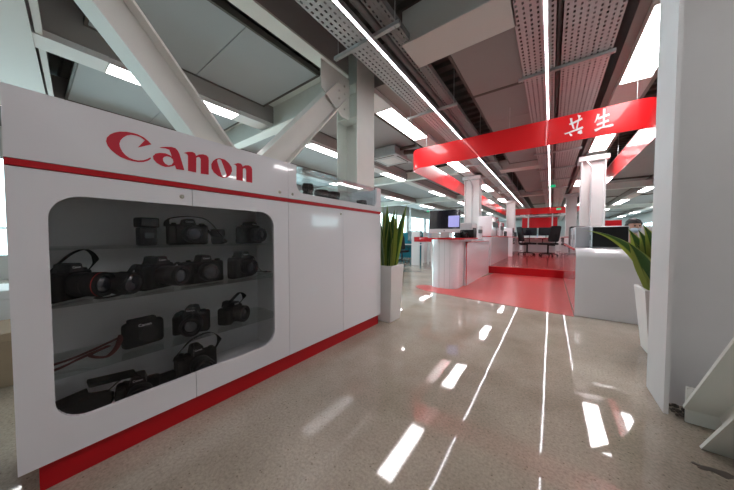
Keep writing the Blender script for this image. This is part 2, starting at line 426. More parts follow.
rafts(1.75, 3.1, 3.42, ys=4.0, gaps=GAPS[2:])
rafts(3.62, 5.5, 3.42, ys=4.0, gaps=GAPS[2:])
rafts(6.0, 7.4, 3.42, ys=4.0, gaps=GAPS[2:])
rafts(-1.02, -.34, 3.24, 'taupepanel', ys=2.95, gaps=[(4.2, 4.204), (8.6, 9.2), (14.5, 15.3), (20, 20.4), (26, 26.4)])
def channel(x0, x1, lits, lab, y0, y1=YF, bulk=None, z=3.15, grp=None):
    """one continuous housing with lit sections; every lit section is a lamp of its own"""
    a = y0; o = thing('light_channel', lab+' light channel housing', 'light channel', ((x0+x1)/2, y0, z))
    for (p, q) in list(lits)+[(y1, y1)]:
        if p > a: build(MB().box(x0, x1, a+.002, p-.002, z, z+.07), 'housing_section', 'lampbody', o)
        a = q
    if bulk:
        b = MB(); b.box(bulk[0], bulk[1], y0, y1, z+.07, ZC-.07); struct(b, 'trim_%d' % (len([o for o in bpy.data.objects if o.name.startswith('trim_')])+1), 'taupe')
ORD = ['nearest', 'second', 'third', 'fourth', 'fifth', 'sixth', 'seventh', 'eighth', 'ninth']
lamp_proto = {}
def lamps(x0, x1, lits, row, z=3.15):
    for i, (p, q) in enumerate(lits):
        lab = '%s lit ceiling panel from the camera in the %s' % (ORD[i], row)
        t = thing('ceiling_light', lab, 'ceiling light', ((x0+x1)/2, p, z), 'lit panels in the '+row)
        mb = MB(); e = .012
        for (a, b, c, d) in ((x0, x1, p, p+e), (x0, x1, q-e, q), (x0, x0+e, p+e, q-e), (x1-e, x1, p+e, q-e)): mb.box(a, b, c, d, z-.004, z+.068)
        mb.box(x0+e, x1-e, p+e, q-e, z+.02, z+.068); build(mb, 'frame', 'lampbody', t)
        build(MB().box(x0+e, x1-e, p+e, q-e, z, z+.012), 'diffuser', 'light', t)
LA = [(-1.0, .5), (3.56, 5.05), (6.85, 8.4), (11.0, 12.7), (15.5, 17.1), (19.5, 21), (23.5, 25)]
channel(-2.45, -2.11, LA[1:], 'ceiling row over the left white columns', 3.06, bulk=(-2.45, -1.83)); lamps(-2.44, -2.12, LA[1:], 'row over the left white columns')
LC = [(.64, 2.22), (3.83, 5.0), (7.0, 8.42), (11.05, 12.7), (15.5, 17.3), (19.5, 21.2), (24, 25.5)]
channel(-4.64, -4.33, LC, 'ceiling row behind the display cabinet', -3.5, bulk=(-4.58, -4.32)); lamps(-4.63, -4.34, LC, 'row just behind the display cabinet')
LE = [(-.5, 1), (3.5, 5), (7.1, 8.6), (11.2, 12.8), (15.5, 17.5), (20, 21.5), (25, 26.5)]
channel(-7.13, -6.80, LE, 'ceiling row nearest the left windows', -3.5, bulk=(-7.1, -6.8)); lamps(-7.12, -6.81, LE, 'row nearest the left windows')
LB = [(-4.6, -3.1), (-.6, .9), (3.42, 4.9), (6.5, 8.3), (12.2, 13.5), (16.3, 17.6), (20.5, 22)]  # first panel is unseen behind the camera, added for more light
channel(.70, 1.04, LB, 'ceiling row left of the right H column', -6.5, bulk=(.62, 1.12)); lamps(.71, 1.03, LB, 'row above the white counter')
LR = [(5.0, 5.2), (6.7, 8.3), (11.5, 12.4)]
channel(1.38, 1.60, LR[1:], 'ceiling row just right of the ribbon', 4.5, 22); lamps(1.38, 1.60, LR[1:], 'short row right of the ribbon')
LD = [(3.5, 5), (7.2, 8.7), (11.3, 12.8), (15.5, 17.0), (20.0, 22.6), (25, 27), (30, 32)]
channel(3.17, 3.53, LD, 'ceiling row beyond the seated person', -2, bulk=(3.2, 3.6)); lamps(3.18, 3.52, LD, 'row beyond the seated person')
LF = [(4, 5.5), (18.2, 19.6), (24, 26), (30, 32), (35, 37)]
channel(5.56, 5.95, LF, 'ceiling row nearest the right windows', -2, bulk=(5.6, 5.95)); lamps(5.57, 5.94, LF, 'row nearest the right windows')

# perforated cable trays
def tray(x0, x1, y0, y1, z, lab, side=.07, m='galv', px=.05, py=.062):
    t = thing('cable_tray', lab, 'cable tray', ((x0+x1)/2, y0, z))
    bm = bmesh.new(); nx = max(1, int(round((x1-x0)/px))); ny = int((y1-y0)/py); cx = (x1-x0)/nx; cy = (y1-y0)/ny
    def q(a, b, c, d): bm.faces.new([bm.verts.new((u, v, z)) for u, v in ((a, c), (b, c), (b, d), (a, d))])
    for j in range(ny):
        ya, yb = y0+j*cy, y0+(j+1)*cy; h0, h1 = ya+cy*.28, yb-cy*.24
        q(x0, x1, ya, h0); q(x0, x1, h1, yb)
        xs = x0
        for i in range(nx):
            a = x0+i*cx; off = 0 if j % 2 else 0
            q(xs, a+cx*.34, h0, h1); xs = a+cx*.68
        q(xs, x1, h0, h1)
    mb = MB(); mb.add(bm)
    build(mb, 'perforated_base', m, t)
    build(MB().box(x0-.002, x0, y0, y1, z-.0, z+side), 'side_rail', m, t); build(MB().box(x1, x1+.002, y0, y1, z, z+side), 'side_rail', m, t)
    return t
tray(-1.79, -1.52, -2, 24, 3.06, 'perforated steel cable tray left of the slanting light line')
tray(-1.38, -1.24, -2, 24, 3.12, 'narrow shade-toned cable tray right of the slanting light line', m='galvd')  # darker steel colour stands in for the shade on this tray
tray(-.32, .0, -1, 24, 3.10, 'perforated steel cable tray over the straight light line')
tray(.06, .50, -1, 24, 3.10, 'widest perforated cable tray, right of the straight light line')
# cable bundles and pipe in trays
for x, z, r, lab in ((-1.45, 3.16, .035, 'dark conduit pipe running between the two left trays'), (-1.33, 3.18, .03, 'conduit lying over the narrow shade-toned cable tray'), (.03, 3.2, .02, 'thin dark conduit between the two right trays')):
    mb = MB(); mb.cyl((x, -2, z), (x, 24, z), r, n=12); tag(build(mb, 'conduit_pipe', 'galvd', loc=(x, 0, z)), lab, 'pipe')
for x0, x1, y0, y1, lab in ((.16, .42, -1, 24, 'grey cables lying in the widest perforated tray'), (-.26, -.05, -1, 24, 'grey cables lying in the tray over the straight light line'), (-1.74, -1.56, -2, 24, 'grey cables lying in the left perforated tray')):
    mb = MB(); n = 5
    for k in range(n):
        x = x0+(x1-x0)*k/(n-1); z = 3.125 if x > -1 else 3.085
        mb.tube([(x+.012*math.sin(j*1.7+k), y0+(y1-y0)*j/30, z+.006*math.sin(j+k)) for j in range(31)], .018, 6)
    tag(build(mb, 'cable_bundle', 'galvd', loc=(x0, y0, 3.1)), lab, 'cables', kind='stuff')
# LED line lights
def led(x, y0, y1, z, lab):
    t = thing('linear_light', lab, 'line light', (x, y0, z))
    build(MB().box(x-.022, x+.022, y0, y1, z, z+.05, .003, 1), 'housing', 'alu', t)
    build(MB().box(x-.010, x+.010, y0+.01, y1-.01, z-.004, z), 'diffuser', 'led', t)
led(-1.475, -2, 18.5, 3.0, 'long line light slanting from the top centre over the polished floor')
led(-.075, -1, 20, 3.0, 'long straight line light beneath the right perforated trays')
# strut hangers
def strut(x0, x1, y, z, lab):
    t = thing('strut_hanger', lab, 'hanger bar', ((x0+x1)/2, y, z))
    mb = MB(); mb.box(x0, x1, y-.02, y+.02, z, z+.004); mb.box(x0, x1, y-.02, y-.017, z, z+.035); mb.box(x0, x1, y+.017, y+.02, z, z+.035); build(mb, 'strut_channel', 'galv', t)
    for x in (x0+.05, x1-.05): build(MB().cyl((x, y, z-.02), (x, y, ZC-.07), .005, n=8), 'threaded_rod', 'galv', t)
for i, y in enumerate((.3, 2.1, 3.87, 5.6, 7.4, 9.2, 11, 12.8, 14.6)):
    strut(-1.99, -1.17, y, 3.025, '%s hanger bar from the camera under the left cable trays' % ['rearmost unseen', 'nearest', 'second', 'third', 'fourth', 'fifth', 'sixth', 'seventh', 'eighth'][i])
for i, y in enumerate((2.0, 3.84, 5.7, 7.5, 9.3, 11.1, 12.9)):
    strut(-.38, .53, y, 3.06, '%s hanger bar from the camera under the right cable trays' % ['topmost', 'nearest fully seen', 'third', 'fourth', 'fifth', 'sixth', 'seventh'][i])
# ladder tray seen above the duct
t = thing('ladder_tray', 'short bluish ladder cable tray high at the top centre', 'cable tray', (-1.0, 1.95, 3.5))
build(MB().box(-1.15, .6, 1.93, 1.95, 3.46, 3.56), 'side_rail', 'galv', t); build(MB().box(-1.15, .6, 2.2, 2.22, 3.46, 3.56), 'side_rail', 'galv', t)
mb = MB()
for k in range(12): mb.box(-1.1+k*.14, -1.05+k*.14, 1.95, 2.2, 3.47, 3.49)
build(mb, 'rungs', 'galv', t)
# cassette air conditioner
t = thing('air_conditioner', 'white square cassette air conditioner hanging left of the red ribbon', 'air conditioner', (-3.55, 5.95, 3.12))
build(MB().box(-3.95, -3.15, 5.5, 6.4, 3.12, 3.16, .015), 'fascia', 'grey', t); build(MB().box(-3.85, -3.25, 5.6, 6.3, 3.16, 3.40), 'body', 'galv', t)
mb = MB()
for (a, b, c, d) in ((-3.85, -3.25, 5.54, 5.58), (-3.85, -3.25, 6.32, 6.36), (-3.91, -3.88, 5.65, 6.25), (-3.22, -3.19, 5.65, 6.25)): mb.box(a, b, c, d, 3.114, 3.121)
build(mb, 'vent_slot', 'frame', t)
mb = MB(); mb.box(-3.78, -3.32, 5.72, 6.18, 3.116, 3.121)
build(mb, 'return_grille', 'lampbody', t)
mb = MB(); mb.tube([(-3.2, 6.0, 3.3), (-2.9, 6.2, 3.32), (-2.72, 6.5, 3.3), (-2.6, 6.8, 3.34)], .06, 10); mb.tube([(-3.2, 5.8, 3.33), (-2.8, 5.9, 3.37), (-2.6, 5.5, 3.37)], .04, 8)
tag(build(mb, 'flexible_duct', 'frame', loc=(-3, 6, 3.2)), 'dark flexible duct and pipes beside the cassette air conditioner', 'duct')
# smoke detector
for x, y, lab in ((-3.35, 3.7, 'small round smoke detector on the grey ceiling beside the steel column'), (-5.4, 1.7, 'small round smoke detector seen between brace and cabinet top')):
    mb = MB(); mb.lathe([(.05, 0), (.05, .02), (.035, .04), (.02, .045)], 20, Matrix.Translation((x, y, 3.45)) @ Matrix.Rotation(PI, 4, 'X'))
    tag(build(mb, 'smoke_detector', 'lampbody', smooth=True, loc=(x, y, 3.45)), lab, 'smoke detector')

# ------------------------------------------------------------------ red ribbon
t = thing('ribbon_sign', 'glossy red ribbon band hanging below the ceiling with two white characters', 'hanging sign', (-.6, 4.9, 2.5))
def ribbon_path(x0, x1, y0, y1, r, n=10):
    P = [(x0, y1)]
    for k in range(n+1):
        a = math.radians(180+90*k/n); P.append((x0+r+r*math.cos(a), y0+r+r*math.sin(a)))
    for k in range(n+1):
        a = math.radians(270+90*k/n); P.append((x1-r+r*math.cos(a), y0+r+r*math.sin(a)))
    P.append((x1, y1)); return P
P = ribbon_path(-2.49, 1.20, 4.88, 19.1, .30); out = P; inn = [(-2.475, 19.1)]+[(x, y) for x, y in ribbon_path(-2.475, 1.185, 4.895, 19.1, .285)[1:-1]]+[(1.185, 19.1)]
mb = MB(); mb.plate([out+inn[::-1]], 2.49, 2.885, lambda u, v, w: (u, v, w)); mb.box(-2.47, 1.2, 19.1, 19.115, 2.49, 2.885)
build(mb, 'ribbon_band', 'ribbon', t, smooth=True)
for x, y in ((-2.1, 4.92), (-.6, 4.90), (.9, 4.92), (-2.46, 8), (-2.46, 12), (1.19, 8), (1.19, 12)):
    build(MB().cyl((x, y, 2.87), (x, y, ZC-.07), .003, n=6), 'hanging_wire', 'galv', t)
S3 = 12.23
G1 = [[(120,165),(150,160),(152,200),(178,292),(160,292),(132,225)], [(212,122),(255,130),(240,165),(214,288),(194,288),(225,160)],
      [(110,232),(150,215),(270,155),(275,178),(160,232),(118,245)], [(50,350),(100,335),(275,262),(287,278),(270,292),(110,345),(65,362)],
      [(108,345),(130,350),(152,368),(148,380),(125,380)], [(225,320),(265,303),(273,345),(250,356),(212,346)]]
G2 = [[(455,110),(486,112),(465,165),(430,220),(418,215),(440,165)], [(526,45),(556,45),(551,130),(545,272),(520,272),(524,140)],
      [(462,155),(600,103),(610,125),(468,182)], [(445,235),(590,176),(600,200),(452,257)],
      [(420,300),(500,270),(640,230),(657,240),(652,255),(615,268),(510,285),(440,327),(422,320)]]
for nm, G in (('character', G1), ('character', G2)):
    mb = MB()
    for k, st in enumerate(G):
        mb.plate([[onY(560+a/S3, 105+b/S3, 4.88) for a, b in st]], 4.874-.0004*k, 4.8795, lambda u, v, w: (u, w, v))
    tag(build(mb, nm, 'mark', t), 'white brush written character')

# ------------------------------------------------------------------ display cabinet
X0 = -1.643; XB = -2.09
cab = thing('display_cabinet', 'long white display cabinet with red stripe, red plinth and smoked window', 'cabinet', (-1.86, 1.2, 0))
cf = lambda u, v, w: (X0-w, u, v)
YA, YB = -.045, 2.51
mb = MB(); mb.box(XB, X0-.02, YA, YA+.03, .12, 1.622); mb.box(XB, X0-.02, YB-.03, YB, .12, 1.40); mb.box(XB, X0-.02, YA+.03, YB-.03, .12, .15)
mb.box(XB, XB+.015, YA+.03, YB-.03, .15, 1.40); mb.box(XB, X0-.02, YA, 1.207, 1.60, 1.622); mb.box(XB, X0-.02, 1.19, 1.215, .15, 1.60)
mb.box(XB, X0-.02, 1.215, YB-.03, 1.37, 1.40); mb.box(XB, XB+.015, YA+.03, 1.19, 1.40, 1.6)
build(mb, 'carcass', 'white', cab)
mb = MB(); mb.box(XB+.018, XB+.02, YA+.031, 1.189, .151, 1.599); mb.box(XB+.018, X0-.021, 1.187, 1.189, .151, 1.599); mb.box(XB+.018, X0-.021, YA+.031, YA+.033, .151, 1.599); build(mb, 'lining', 'inner', cab)
build(MB().box(XB+.04, X0-.03, YA+.05, YB-.01, 0, .12), 'plinth', 'red', cab)
ms = .561; z0, z1 = .12, 1.318
# doors with half a window each
R = .10; wb, wt, wl, wr = .262, 1.226, .052, 1.078
def arc(cx, cy, a0, a1, n=8): return [(cx+R*math.cos(math.radians(a0+(a1-a0)*k/n)), cy+R*math.sin(math.radians(a0+(a1-a0)*k/n))) for k in range(n+1)]
e = ms-.0015
d1p = [(YA, z0), (e, z0), (e, wb)]+arc(wl+R, wb+R, 270, 180)+arc(wl+R, wt-R, 180, 90)+[(e, wt), (e, z1), (YA, z1)]
e = ms+.0015
d2p = [(e, z0), (1.2045, z0), (1.2045, z1), (e, z1), (e, wt)]+arc(wr-R, wt-R, 90, 0)+arc(wr-R, wb+R, 0, -90)+[(e, wb)]
dl = build(MB().plate([d1p], 0, .02, cf), 'door', 'white', cab); dr = build(MB().plate([d2p], 0, .02, cf), 'door', 'white', cab)
dg = [(ms-.0015, wb-.02)]+[(u, v) for u, v in arc(wl+R-.02, wb+R-.02, 270, 180)+arc(wl+R-.02, wt-R+.02, 180, 90)]+[(ms-.0015, wt+.02)]
build(MB().plate([dg], .021, .025, cf), 'pane', 'tint', dl)
dg = [(ms+.0015, wt+.02)]+[(u, v) for u, v in arc(wr-R+.02, wt-R+.02, 90, 0)+arc(wr-R+.02, wb+R-.02, 0, -90)]+[(ms+.0015, wb-.02)]
build(MB().plate([dg], .021, .025, cf), 'pane', 'tint', dr)
def lock(y, z, p): build(MB().cyl((X0-.002, y, z), (X0+.006, y, z), .011, n=20, bev=.002).cyl((X0+.006, y, z), (X0+.008, y, z), .004, n=10), 'lock', 'chrome', p, smooth=True)
lock(.511, 1.272, dl)
pl = build(MB().plate([[(1.2075, z0), (1.8355, z0), (1.8355, z1), (1.2075, z1)]], 0, .02, cf), 'door', 'white', cab)
pr = build(MB().plate([[(1.8385, z0), (YB, z0), (YB, z1), (1.8385, z1)]], 0, .02, cf), 'door', 'white', cab)
lock(1.805, 1.272, pl)
hd = build(MB().plate([[(YA, 1.35), (1.2045, 1.35), (1.2045, 1.622), (YA, 1.622)]], 0, .02, cf), 'header_panel', 'white', cab); lock(1.13, 1.385, hd)
# right header: notch for the glass top case
nt_ = [(1.2075, 1.35), (YB, 1.35), (YB, 1.622), (2.425, 1.622)]
Rn = .07; nl, nr, nb = 1.285, 2.425, 1.405
nt_ += [(nr+Rn*(math.cos(a)-1), nb+Rn+Rn*math.sin(a)) for a in [math.radians(0-90*k/8) for k in range(9)]]
nt_ += [(nl+Rn+Rn*math.cos(a), nb+Rn+Rn*math.sin(a)) for a in [math.radians(270-90*k/8) for k in range(9)]]
nt_ += [(nl, 1.622), (1.2075, 1.622)]
h2 = build(MB().plate([nt_], 0, .02, cf), 'header_panel', 'white', cab); lock(1.245, 1.385, h2)
build(MB().box(X0-.018, X0+.003, YA, YB, 1.322, 1.347), 'red_stripe', 'red', cab)
# glass case on top
mb = MB(); mb.box(X0-.027, X0-.021, 1.22, YB-.01, 1.40, 1.615); build(mb, 'case_glass', 'clear', cab)
build(MB().box(XB, X0-.022, 1.22, YB, 1.616, 1.624), 'case_top_glass', 'clear', cab)
build(MB().box(XB, XB+.008, 1.22, YB, 1.40, 1.615), 'case_glass', 'clear', cab)
build(MB().box(XB+.01, X0-.03, YB-.02, YB, 1.40, 1.615), 'case_end', 'white', cab)
# shelves
for z in (1.005, .755, .445):
    build(MB().box(XB+.025, X0-.06, YA+.035, 1.185, z-.012, z-.003), 'glass_shelf', 'shelf', cab)
for z in (1.005, .755, .445):
    mb = MB()
    for y in (YA+.045, 1.17):
        for x in (XB+.08, X0-.12): mb.cyl((x, y-.012, z-.018), (x, y+.012, z-.018), .005, n=8)
    build(mb, 'shelf_support', 'chrome', cab)
# logo traced from the sign
A1 = lambda pts: [onX(100+a/9.175, 125+b/9.175, X0) for a, b in pts]
A2 = lambda pts: [onX(175+a/8.635, 140+b/8.635, X0) for a, b in pts]
Cp = [(345,208),(375,177),(412,140),(370,112),(330,97),(285,90),(245,97),(210,117),(187,143),(177,172),(182,203),(202,242),(233,277),(270,303),(310,318),(350,326),(395,324),(430,314),(460,298),(466,303),(466,312),(440,328),(400,340),(355,341),(300,333),(250,319),(190,295),(140,262),(100,228),(70,190),(55,150),(62,115),(90,88),(130,70),(180,61),(240,62),(300,73),(350,88),(400,113),(440,146),(471,178)]
ap = [(545,205),(600,200),(655,202),(690,212),(712,235),(728,265),(745,320),(773,415),(700,405),(686,370),(668,377),(640,384),(600,385),(560,372),(520,348),(490,315),(485,285),(510,262),(550,256),(600,261),(640,277),(658,291),(648,258),(635,228),(600,215),(560,211)]
ah = [(590,292),(615,287),(645,295),(668,315),(674,342),(655,366),(625,371),(597,355),(579,330),(576,307)]
n1 = [(75,112),(110,103),(150,103),(172,115),(182,138),(205,126),(240,124),(270,132),(287,150),(291,180),(290,300),(222,291),(222,165),(213,150),(197,146),(183,156),(182,281),(112,266),(112,135),(100,119)]
oo = [(385,157),(430,170),(465,200),(488,235),(492,268),(475,305),(447,324),(415,328),(375,312),(335,280),(315,245),(313,210),(328,180),(355,162)]
oh = [(361,178),(370,166),(388,165),(400,176),(424,240),(446,300),(443,314),(425,322),(409,314),(399,296),(380,240)]
n2 = [(503,210),(540,200),(565,203),(578,216),(583,231),(603,219),(635,219),(657,232),(665,252),(666,370),(615,361),(615,260),(608,247),(595,243),(584,252),(584,354),(530,344),(530,225),(520,214)]
for nm, polys in (('logo_letter', [A1(Cp)]), ('logo_letter', [A1(ap), A1(ah)]), ('logo_letter', [A2(n1)]), ('logo_letter', [A2(oo), A2(oh)]), ('logo_letter', [A2(n2)])):
    build(MB().plate(polys, -.002, .0005, cf), nm, 'logo', hd)

# ------------------------------------------------------------------ cameras and lenses
def text_mesh(s, size, mtx):
    cu = bpy.data.curves.new('txt', 'FONT'); cu.body = s; cu.size = size; cu.extrude = size*.03; cu.align_x = 'CENTER'; cu.align_y = 'CENTER'
    o = bpy.data.objects.new('txt', cu); C.objects.link(o); dg = bpy.context.evaluated_depsgraph_get(); dg.update()
    me = bpy.data.meshes.new_from_object(o.evaluated_get(dg)); bpy.data.objects.remove(o); bpy.data.curves.remove(cu)
    me.transform(mtx); t = bmesh.new(); t.from_mesh(me); bpy.data.meshes.remove(me); mb = MB(); mb.bm.free(); mb.bm = t; return mb
# local frame: lens points to +X, body width along Y, z up, base at z = 0
def slr(name, label, w=.14, h=.10, lensr=.037, lensl=.07, strap=None, grip=False, redring=False):
    t = thing(name, label, 'camera'); d = .055
    b = MB(); b.box(-d/2, d/2, -w/2, w/2, 0, h*.78, .012, 3); b.box(d/2-.015, d/2+.022, -w/2, -w/2+.035, .004, h*.74, .011, 3)
    b.box(-d/2-.006, -d/2+.012, w/2-.05, w/2-.012, .02, h*.6, .005)
    if grip: b.box(-d/2, d/2, -w/2, w/2, -.001, .03, .008)
    b.cyl((0, -w/2+.03, h*.77), (0, -w/2+.03, h*.84), .011, n=16, bev=.002); b.cyl((.01, w/2-.028, h*.77), (.01, w/2-.028, h*.84), .014, n=16, bev=.002)
    body = build(b, 'body', 'rubber', t, smooth=True)
    pr = [(-.030, h*.76), (.030, h*.76), (.022, h*.97), (.012, h), (-.012, h), (-.022, h*.97)]
    hm = build(MB().plate([pr], -d/2-.006, d/2+.012, lambda u, v, w_: (w_, u, v)), 'viewfinder_hump', 'black', t, smooth=True)
    mk = text_mesh('Canon', .013, Matrix.Translation((d/2+.0125, 0, h*.885)) @ Matrix.Rotation(PI/2, 4, 'Z') @ Matrix.Rotation(PI/2, 4, 'X')); build(mk, 'brand_lettering', 'mark', hm)
    lz = h*.40; T = Matrix.Translation((d/2, .008, lz)) @ Matrix.Rotation(PI/2, 4, 'Y')
    pf = [(lensr*.95, -.004), (lensr*.95, .012), (lensr, .014), (lensr, lensl*.45), (lensr*.96, lensl*.47), (lensr*.96, lensl*.55), (lensr*1.02, lensl*.57), (lensr*1.02, lensl*.93), (lensr*.98, lensl), (lensr*.8, lensl), (lensr*.74, lensl-.012), (.001, lensl-.012)]
    ln = build(MB().lathe(pf, 28, T), 'lens', 'black', t, smooth=True)
    build(MB().lathe([(lensr*.72, lensl-.012), (lensr*.6, lensl-.007), (lensr*.3, lensl-.004), (.001, lensl-.003)], 24, T), 'front_glass', 'lens', ln, smooth=True)
    build(MB().lathe([(lensr*1.028, lensl*.86), (lensr*1.028, lensl*.89), (lensr*.99, lensl*.89), (lensr*.99, lensl*.86)], 28, T), 'ring', 'redring' if redring else 'blackg', ln)
    if strap:
        m = 'strapred' if strap == 'red' else 'strap'
        s = MB(); pts = STRAPS[strap](w, h); s.tube(pts, .012, 8, .22); build(s, 'strap', m, t, smooth=True)
    return t
def sp(P, n=8):
    out = []
    Q = [V(P[0])]+[V(p) for p in P]+[V(P[-1])]
    for i in range(1, len(Q)-2):
        a, b, c, d = Q[i-1], Q[i], Q[i+1], Q[i+2]
        for k in range(n):
            t = k/n; out.append(.5*((2*b)+(c-a)*t+(2*a-5*b+4*c-d)*t*t+(3*b-a-3*c+d)*t**3))
    out.append(Q[-2]); return out
STRAPS = {
    'left': lambda w, h: sp([(0, -w/2, h*.6), (.02, -w/2-.03, h*.8), (.03, -w/2-.09, .045), (.05, -w/2-.10, .02), (.04, -w/2-.14, .012), (-.01, -w/2-.14, .010), (-.03, -w/2-.04, .03), (-.02, -w/2, h*.55)]),
    'red': lambda w, h: sp([(0, -w/2, h*.6), (.02, -w/2-.02, .03), (.05, -w/2-.06, .012), (.03, -w/2-.1, .03), (.04, -w/2-.05, .05), (.05, -w/2-.13, .035), (.04, -w/2-.165, .02), (.03, -w/2-.20, .012), (-.03, -w/2-.195, .01), (-.03, -w/2-.12, .02), (-.01, -w/2, h*.5)]),
    'right': lambda w, h: sp([(0, w/2, h*.6), (0, w/2+.02, h*.75), (.03, w/2+.05, .03), (.05, w/2+.1, .012), (.02, w/2+.16, .01), (-.03, w/2+.1, .012), (-.02, w/2+.02, .04), (-.01, w/2, h*.5)]),
    'loop': lambda w, h: sp([(0, -w/2, h*.7), (.03, -w/2+.02, h*1.0), (.04, -w/2+.07, h*1.28), (.04, w/2-.04, h*1.35), (.03, w/2+.01, h*1.05), (0, w/2, h*.7)]),
    'top': lambda w, h: sp([(0, -w/2, h*.7), (.02, -w/2+.01, h*.98), (.035, 0, h*1.08), (.035, w/2-.01, h*.98), (.04, w/2+.05, h*.45), (.045, w/2+.08, .015), (-.01, w/2+.06, .012), (0, w/2, h*.6)]),
}
def put(t, x, y, z, rz=0, sc=1.):
    t.location = (x, y, z); t.rotation_euler = (0, 0, rz); t.scale = (sc,)*3
def lensobj(label, r=.035, L=.09, name='camera_lens', cat='lens', lying=False):
    t = thing(name, label, cat); T = Matrix.Translation((-L/2, 0, r)) @ Matrix.Rotation(PI/2, 4, 'Y') if lying else Matrix.Identity(4)
    pf = [(r*.85, 0), (r*.85, L*.1), (r*.95, L*.14), (r*.95, L*.4), (r*.9, L*.42), (r*.9, L*.5), (r, L*.53), (r, L*.95), (r*.95, L), (r*.8, L), (r*.72, L-.01), (.001, L-.01)]
    b = build(MB().lathe(pf, 28, T), 'barrel', 'black', t, smooth=True)
    mb = MB()
    for k in range(28):
        a = 2*PI*k/28; m_ = T @ Matrix.Rotation(a, 4, 'Z'); mb.box(r*.99, r*1.03, -.002, .002, L*.58, L*.86, mtx=m_)
    build(mb, 'focus_ring', 'rubber', t)
    build(MB().lathe([(r*.7, L-.01), (r*.4, L-.004), (.001, L-.002)], 20, T), 'front_glass', 'lens', t, smooth=True)
    return t
XS = -1.84
g = None
# top shelf
t = thing('flash_unit', 'upright boxy black flash standing leftmost on the top glass shelf', 'flash'); mb = MB(); mb.box(-.03, .03, -.04, .04, 0, .10, .008); mb.box(-.035, .045, -.046, .046, .10, .155, .008); build(mb, 'body', 'black', t, smooth=True)
build(MB().box(.045, .048, -.038, .038, .108, .148), 'flash_window', 'blackg', t); build(MB().box(.03, .034, -.02, .02, .04, .07), 'display_panel', 'blackg', t); put(t, XS, .40, 1.003, .15, 1.0)
t = slr('camera', 'black camera with strap over it, second from left on the top shelf', w=.18, h=.135, lensl=.08, lensr=.045, strap='top'); put(t, XS, .60, 1.003, -.1, 1.18)
t = lensobj('short black lens upright between the cameras on the top shelf', .042, .10); put(t, XS, .775, 1.003)
t = slr('camera', 'black camera at the right end of the top shelf', w=.19, h=.14, lensl=.07, lensr=.045, grip=True); put(t, XS-.02, 1.01, 1.003, .35, 1.15)
# second shelf
t = slr('camera', 'largest black camera with wide strap loop at the left end of the second shelf', w=.17, h=.165, lensl=.13, lensr=.055, strap='loop', grip=True, redring=True); put(t, XS-.01, .11, .753, .7, 1.05)
t = lensobj('thick telephoto lens lying on its side in the second shelf, mouth forward', .058, .17, lying=True); put(t, XS+.03, .275, .753, .55)
t = slr('camera', 'black camera turned right beside the telephoto lens on the second shelf', w=.15, h=.15, lensl=.11, lensr=.045, strap='left'); put(t, XS, .435, .753, .5, 1.25)
t = slr('camera', 'wide black camera across the door seam on the second shelf', w=.20, h=.15, lensl=.05, lensr=.05, strap='left', grip=True); put(t, XS, .68, .753, .1, 1.2)
t = slr('camera', 'black camera with strap trailing right at the end of the second shelf', w=.16, h=.16, lensl=.06, lensr=.045, strap='right'); put(t, XS, .93, .753, .3, 1.2)
# third shelf
t = thing('compact_camera', 'flat rectangular camera with dark red strap on the third shelf', 'camera'); mb = MB(); mb.box(-.022, .022, -.075, .075, 0, .115, .018, 3); mb.box(-.018, .018, -.055, .045, .11, .128, .006); build(mb, 'body', 'rubber', t, smooth=True)
build(MB().cyl((.02, .01, .055), (.034, .01, .055), .034, n=28, bev=.003), 'lens', 'black', t, smooth=True)
build(text_mesh('Canon', .018, Matrix.Translation((.0225, 0, .098)) @ Matrix.Rotation(PI/2, 4, 'Z') @ Matrix.Rotation(PI/2, 4, 'X')), 'brand_lettering', 'mark', t)
build(MB().tube(STRAPS['red'](.15, .12), .011, 8, .3), 'strap', 'strapred', t, smooth=True)
put(t, XS, .375, .443, .1, 1.22)
t = slr('camera', 'black camera facing forward without strap in the middle of the third shelf', w=.145, h=.13, lensl=.075, lensr=.043); put(t, XS, .615, .443, -.5, 1.3)
t = slr('camera', 'black camera tilted under a raised strap, right on the third shelf', w=.15, h=.12, lensl=.06, lensr=.045, strap='loop'); put(t, XS, .85, .443, .5, 1.25)
# cabinet bottom
t = thing('camera_bag', 'slumped black camera pouch with flaps at the bottom left of the window', 'bag'); mb = MB()
mb.ico((0, 0, .06), 1, 3, (.10, .125, .062), lambda q: q*(1+.08*math.sin(7*q.x+3*q.y)+.06*math.sin(9*q.y)))
build(mb, 'pouch', 'rubber', t, smooth=True)
mb = MB(); mb.box(-.05, .05, -.11, .06, .11, .125, .005, 2, Matrix.Rotation(.15, 4, 'X')); mb.box(-.05, .03, .02, .20, .16, .18, .006, 2, Matrix.Rotation(-.12, 4, 'X')); build(mb, 'flap', 'strap', t)
build(MB().tube(sp([(.05, .1, .12), (.07, .16, .17), (.06, .22, .15), (.04, .24, .08), (.03, .2, .02)]), .009, 8, .4), 'strap', 'strap', t, smooth=True); put(t, XS, .12, .151)
t = slr('camera', 'black camera lying low beside the pouch at the cabinet bottom', w=.15, h=.12, lensl=.06, lensr=.045); put(t, XS+.02, .345, .151, -.25, 1.2)
t = slr('camera', 'black camcorder style camera with raised loop strap at the cabinet bottom', w=.19, h=.17, lensl=.09, lensr=.05, strap='loop', grip=True); put(t, XS, .63, .151, -.05, 1.2)
build(MB().box(-.02, .03, -.25, -.09, .03, .07, .01), 'eyepiece_tube', 'rubber', t)
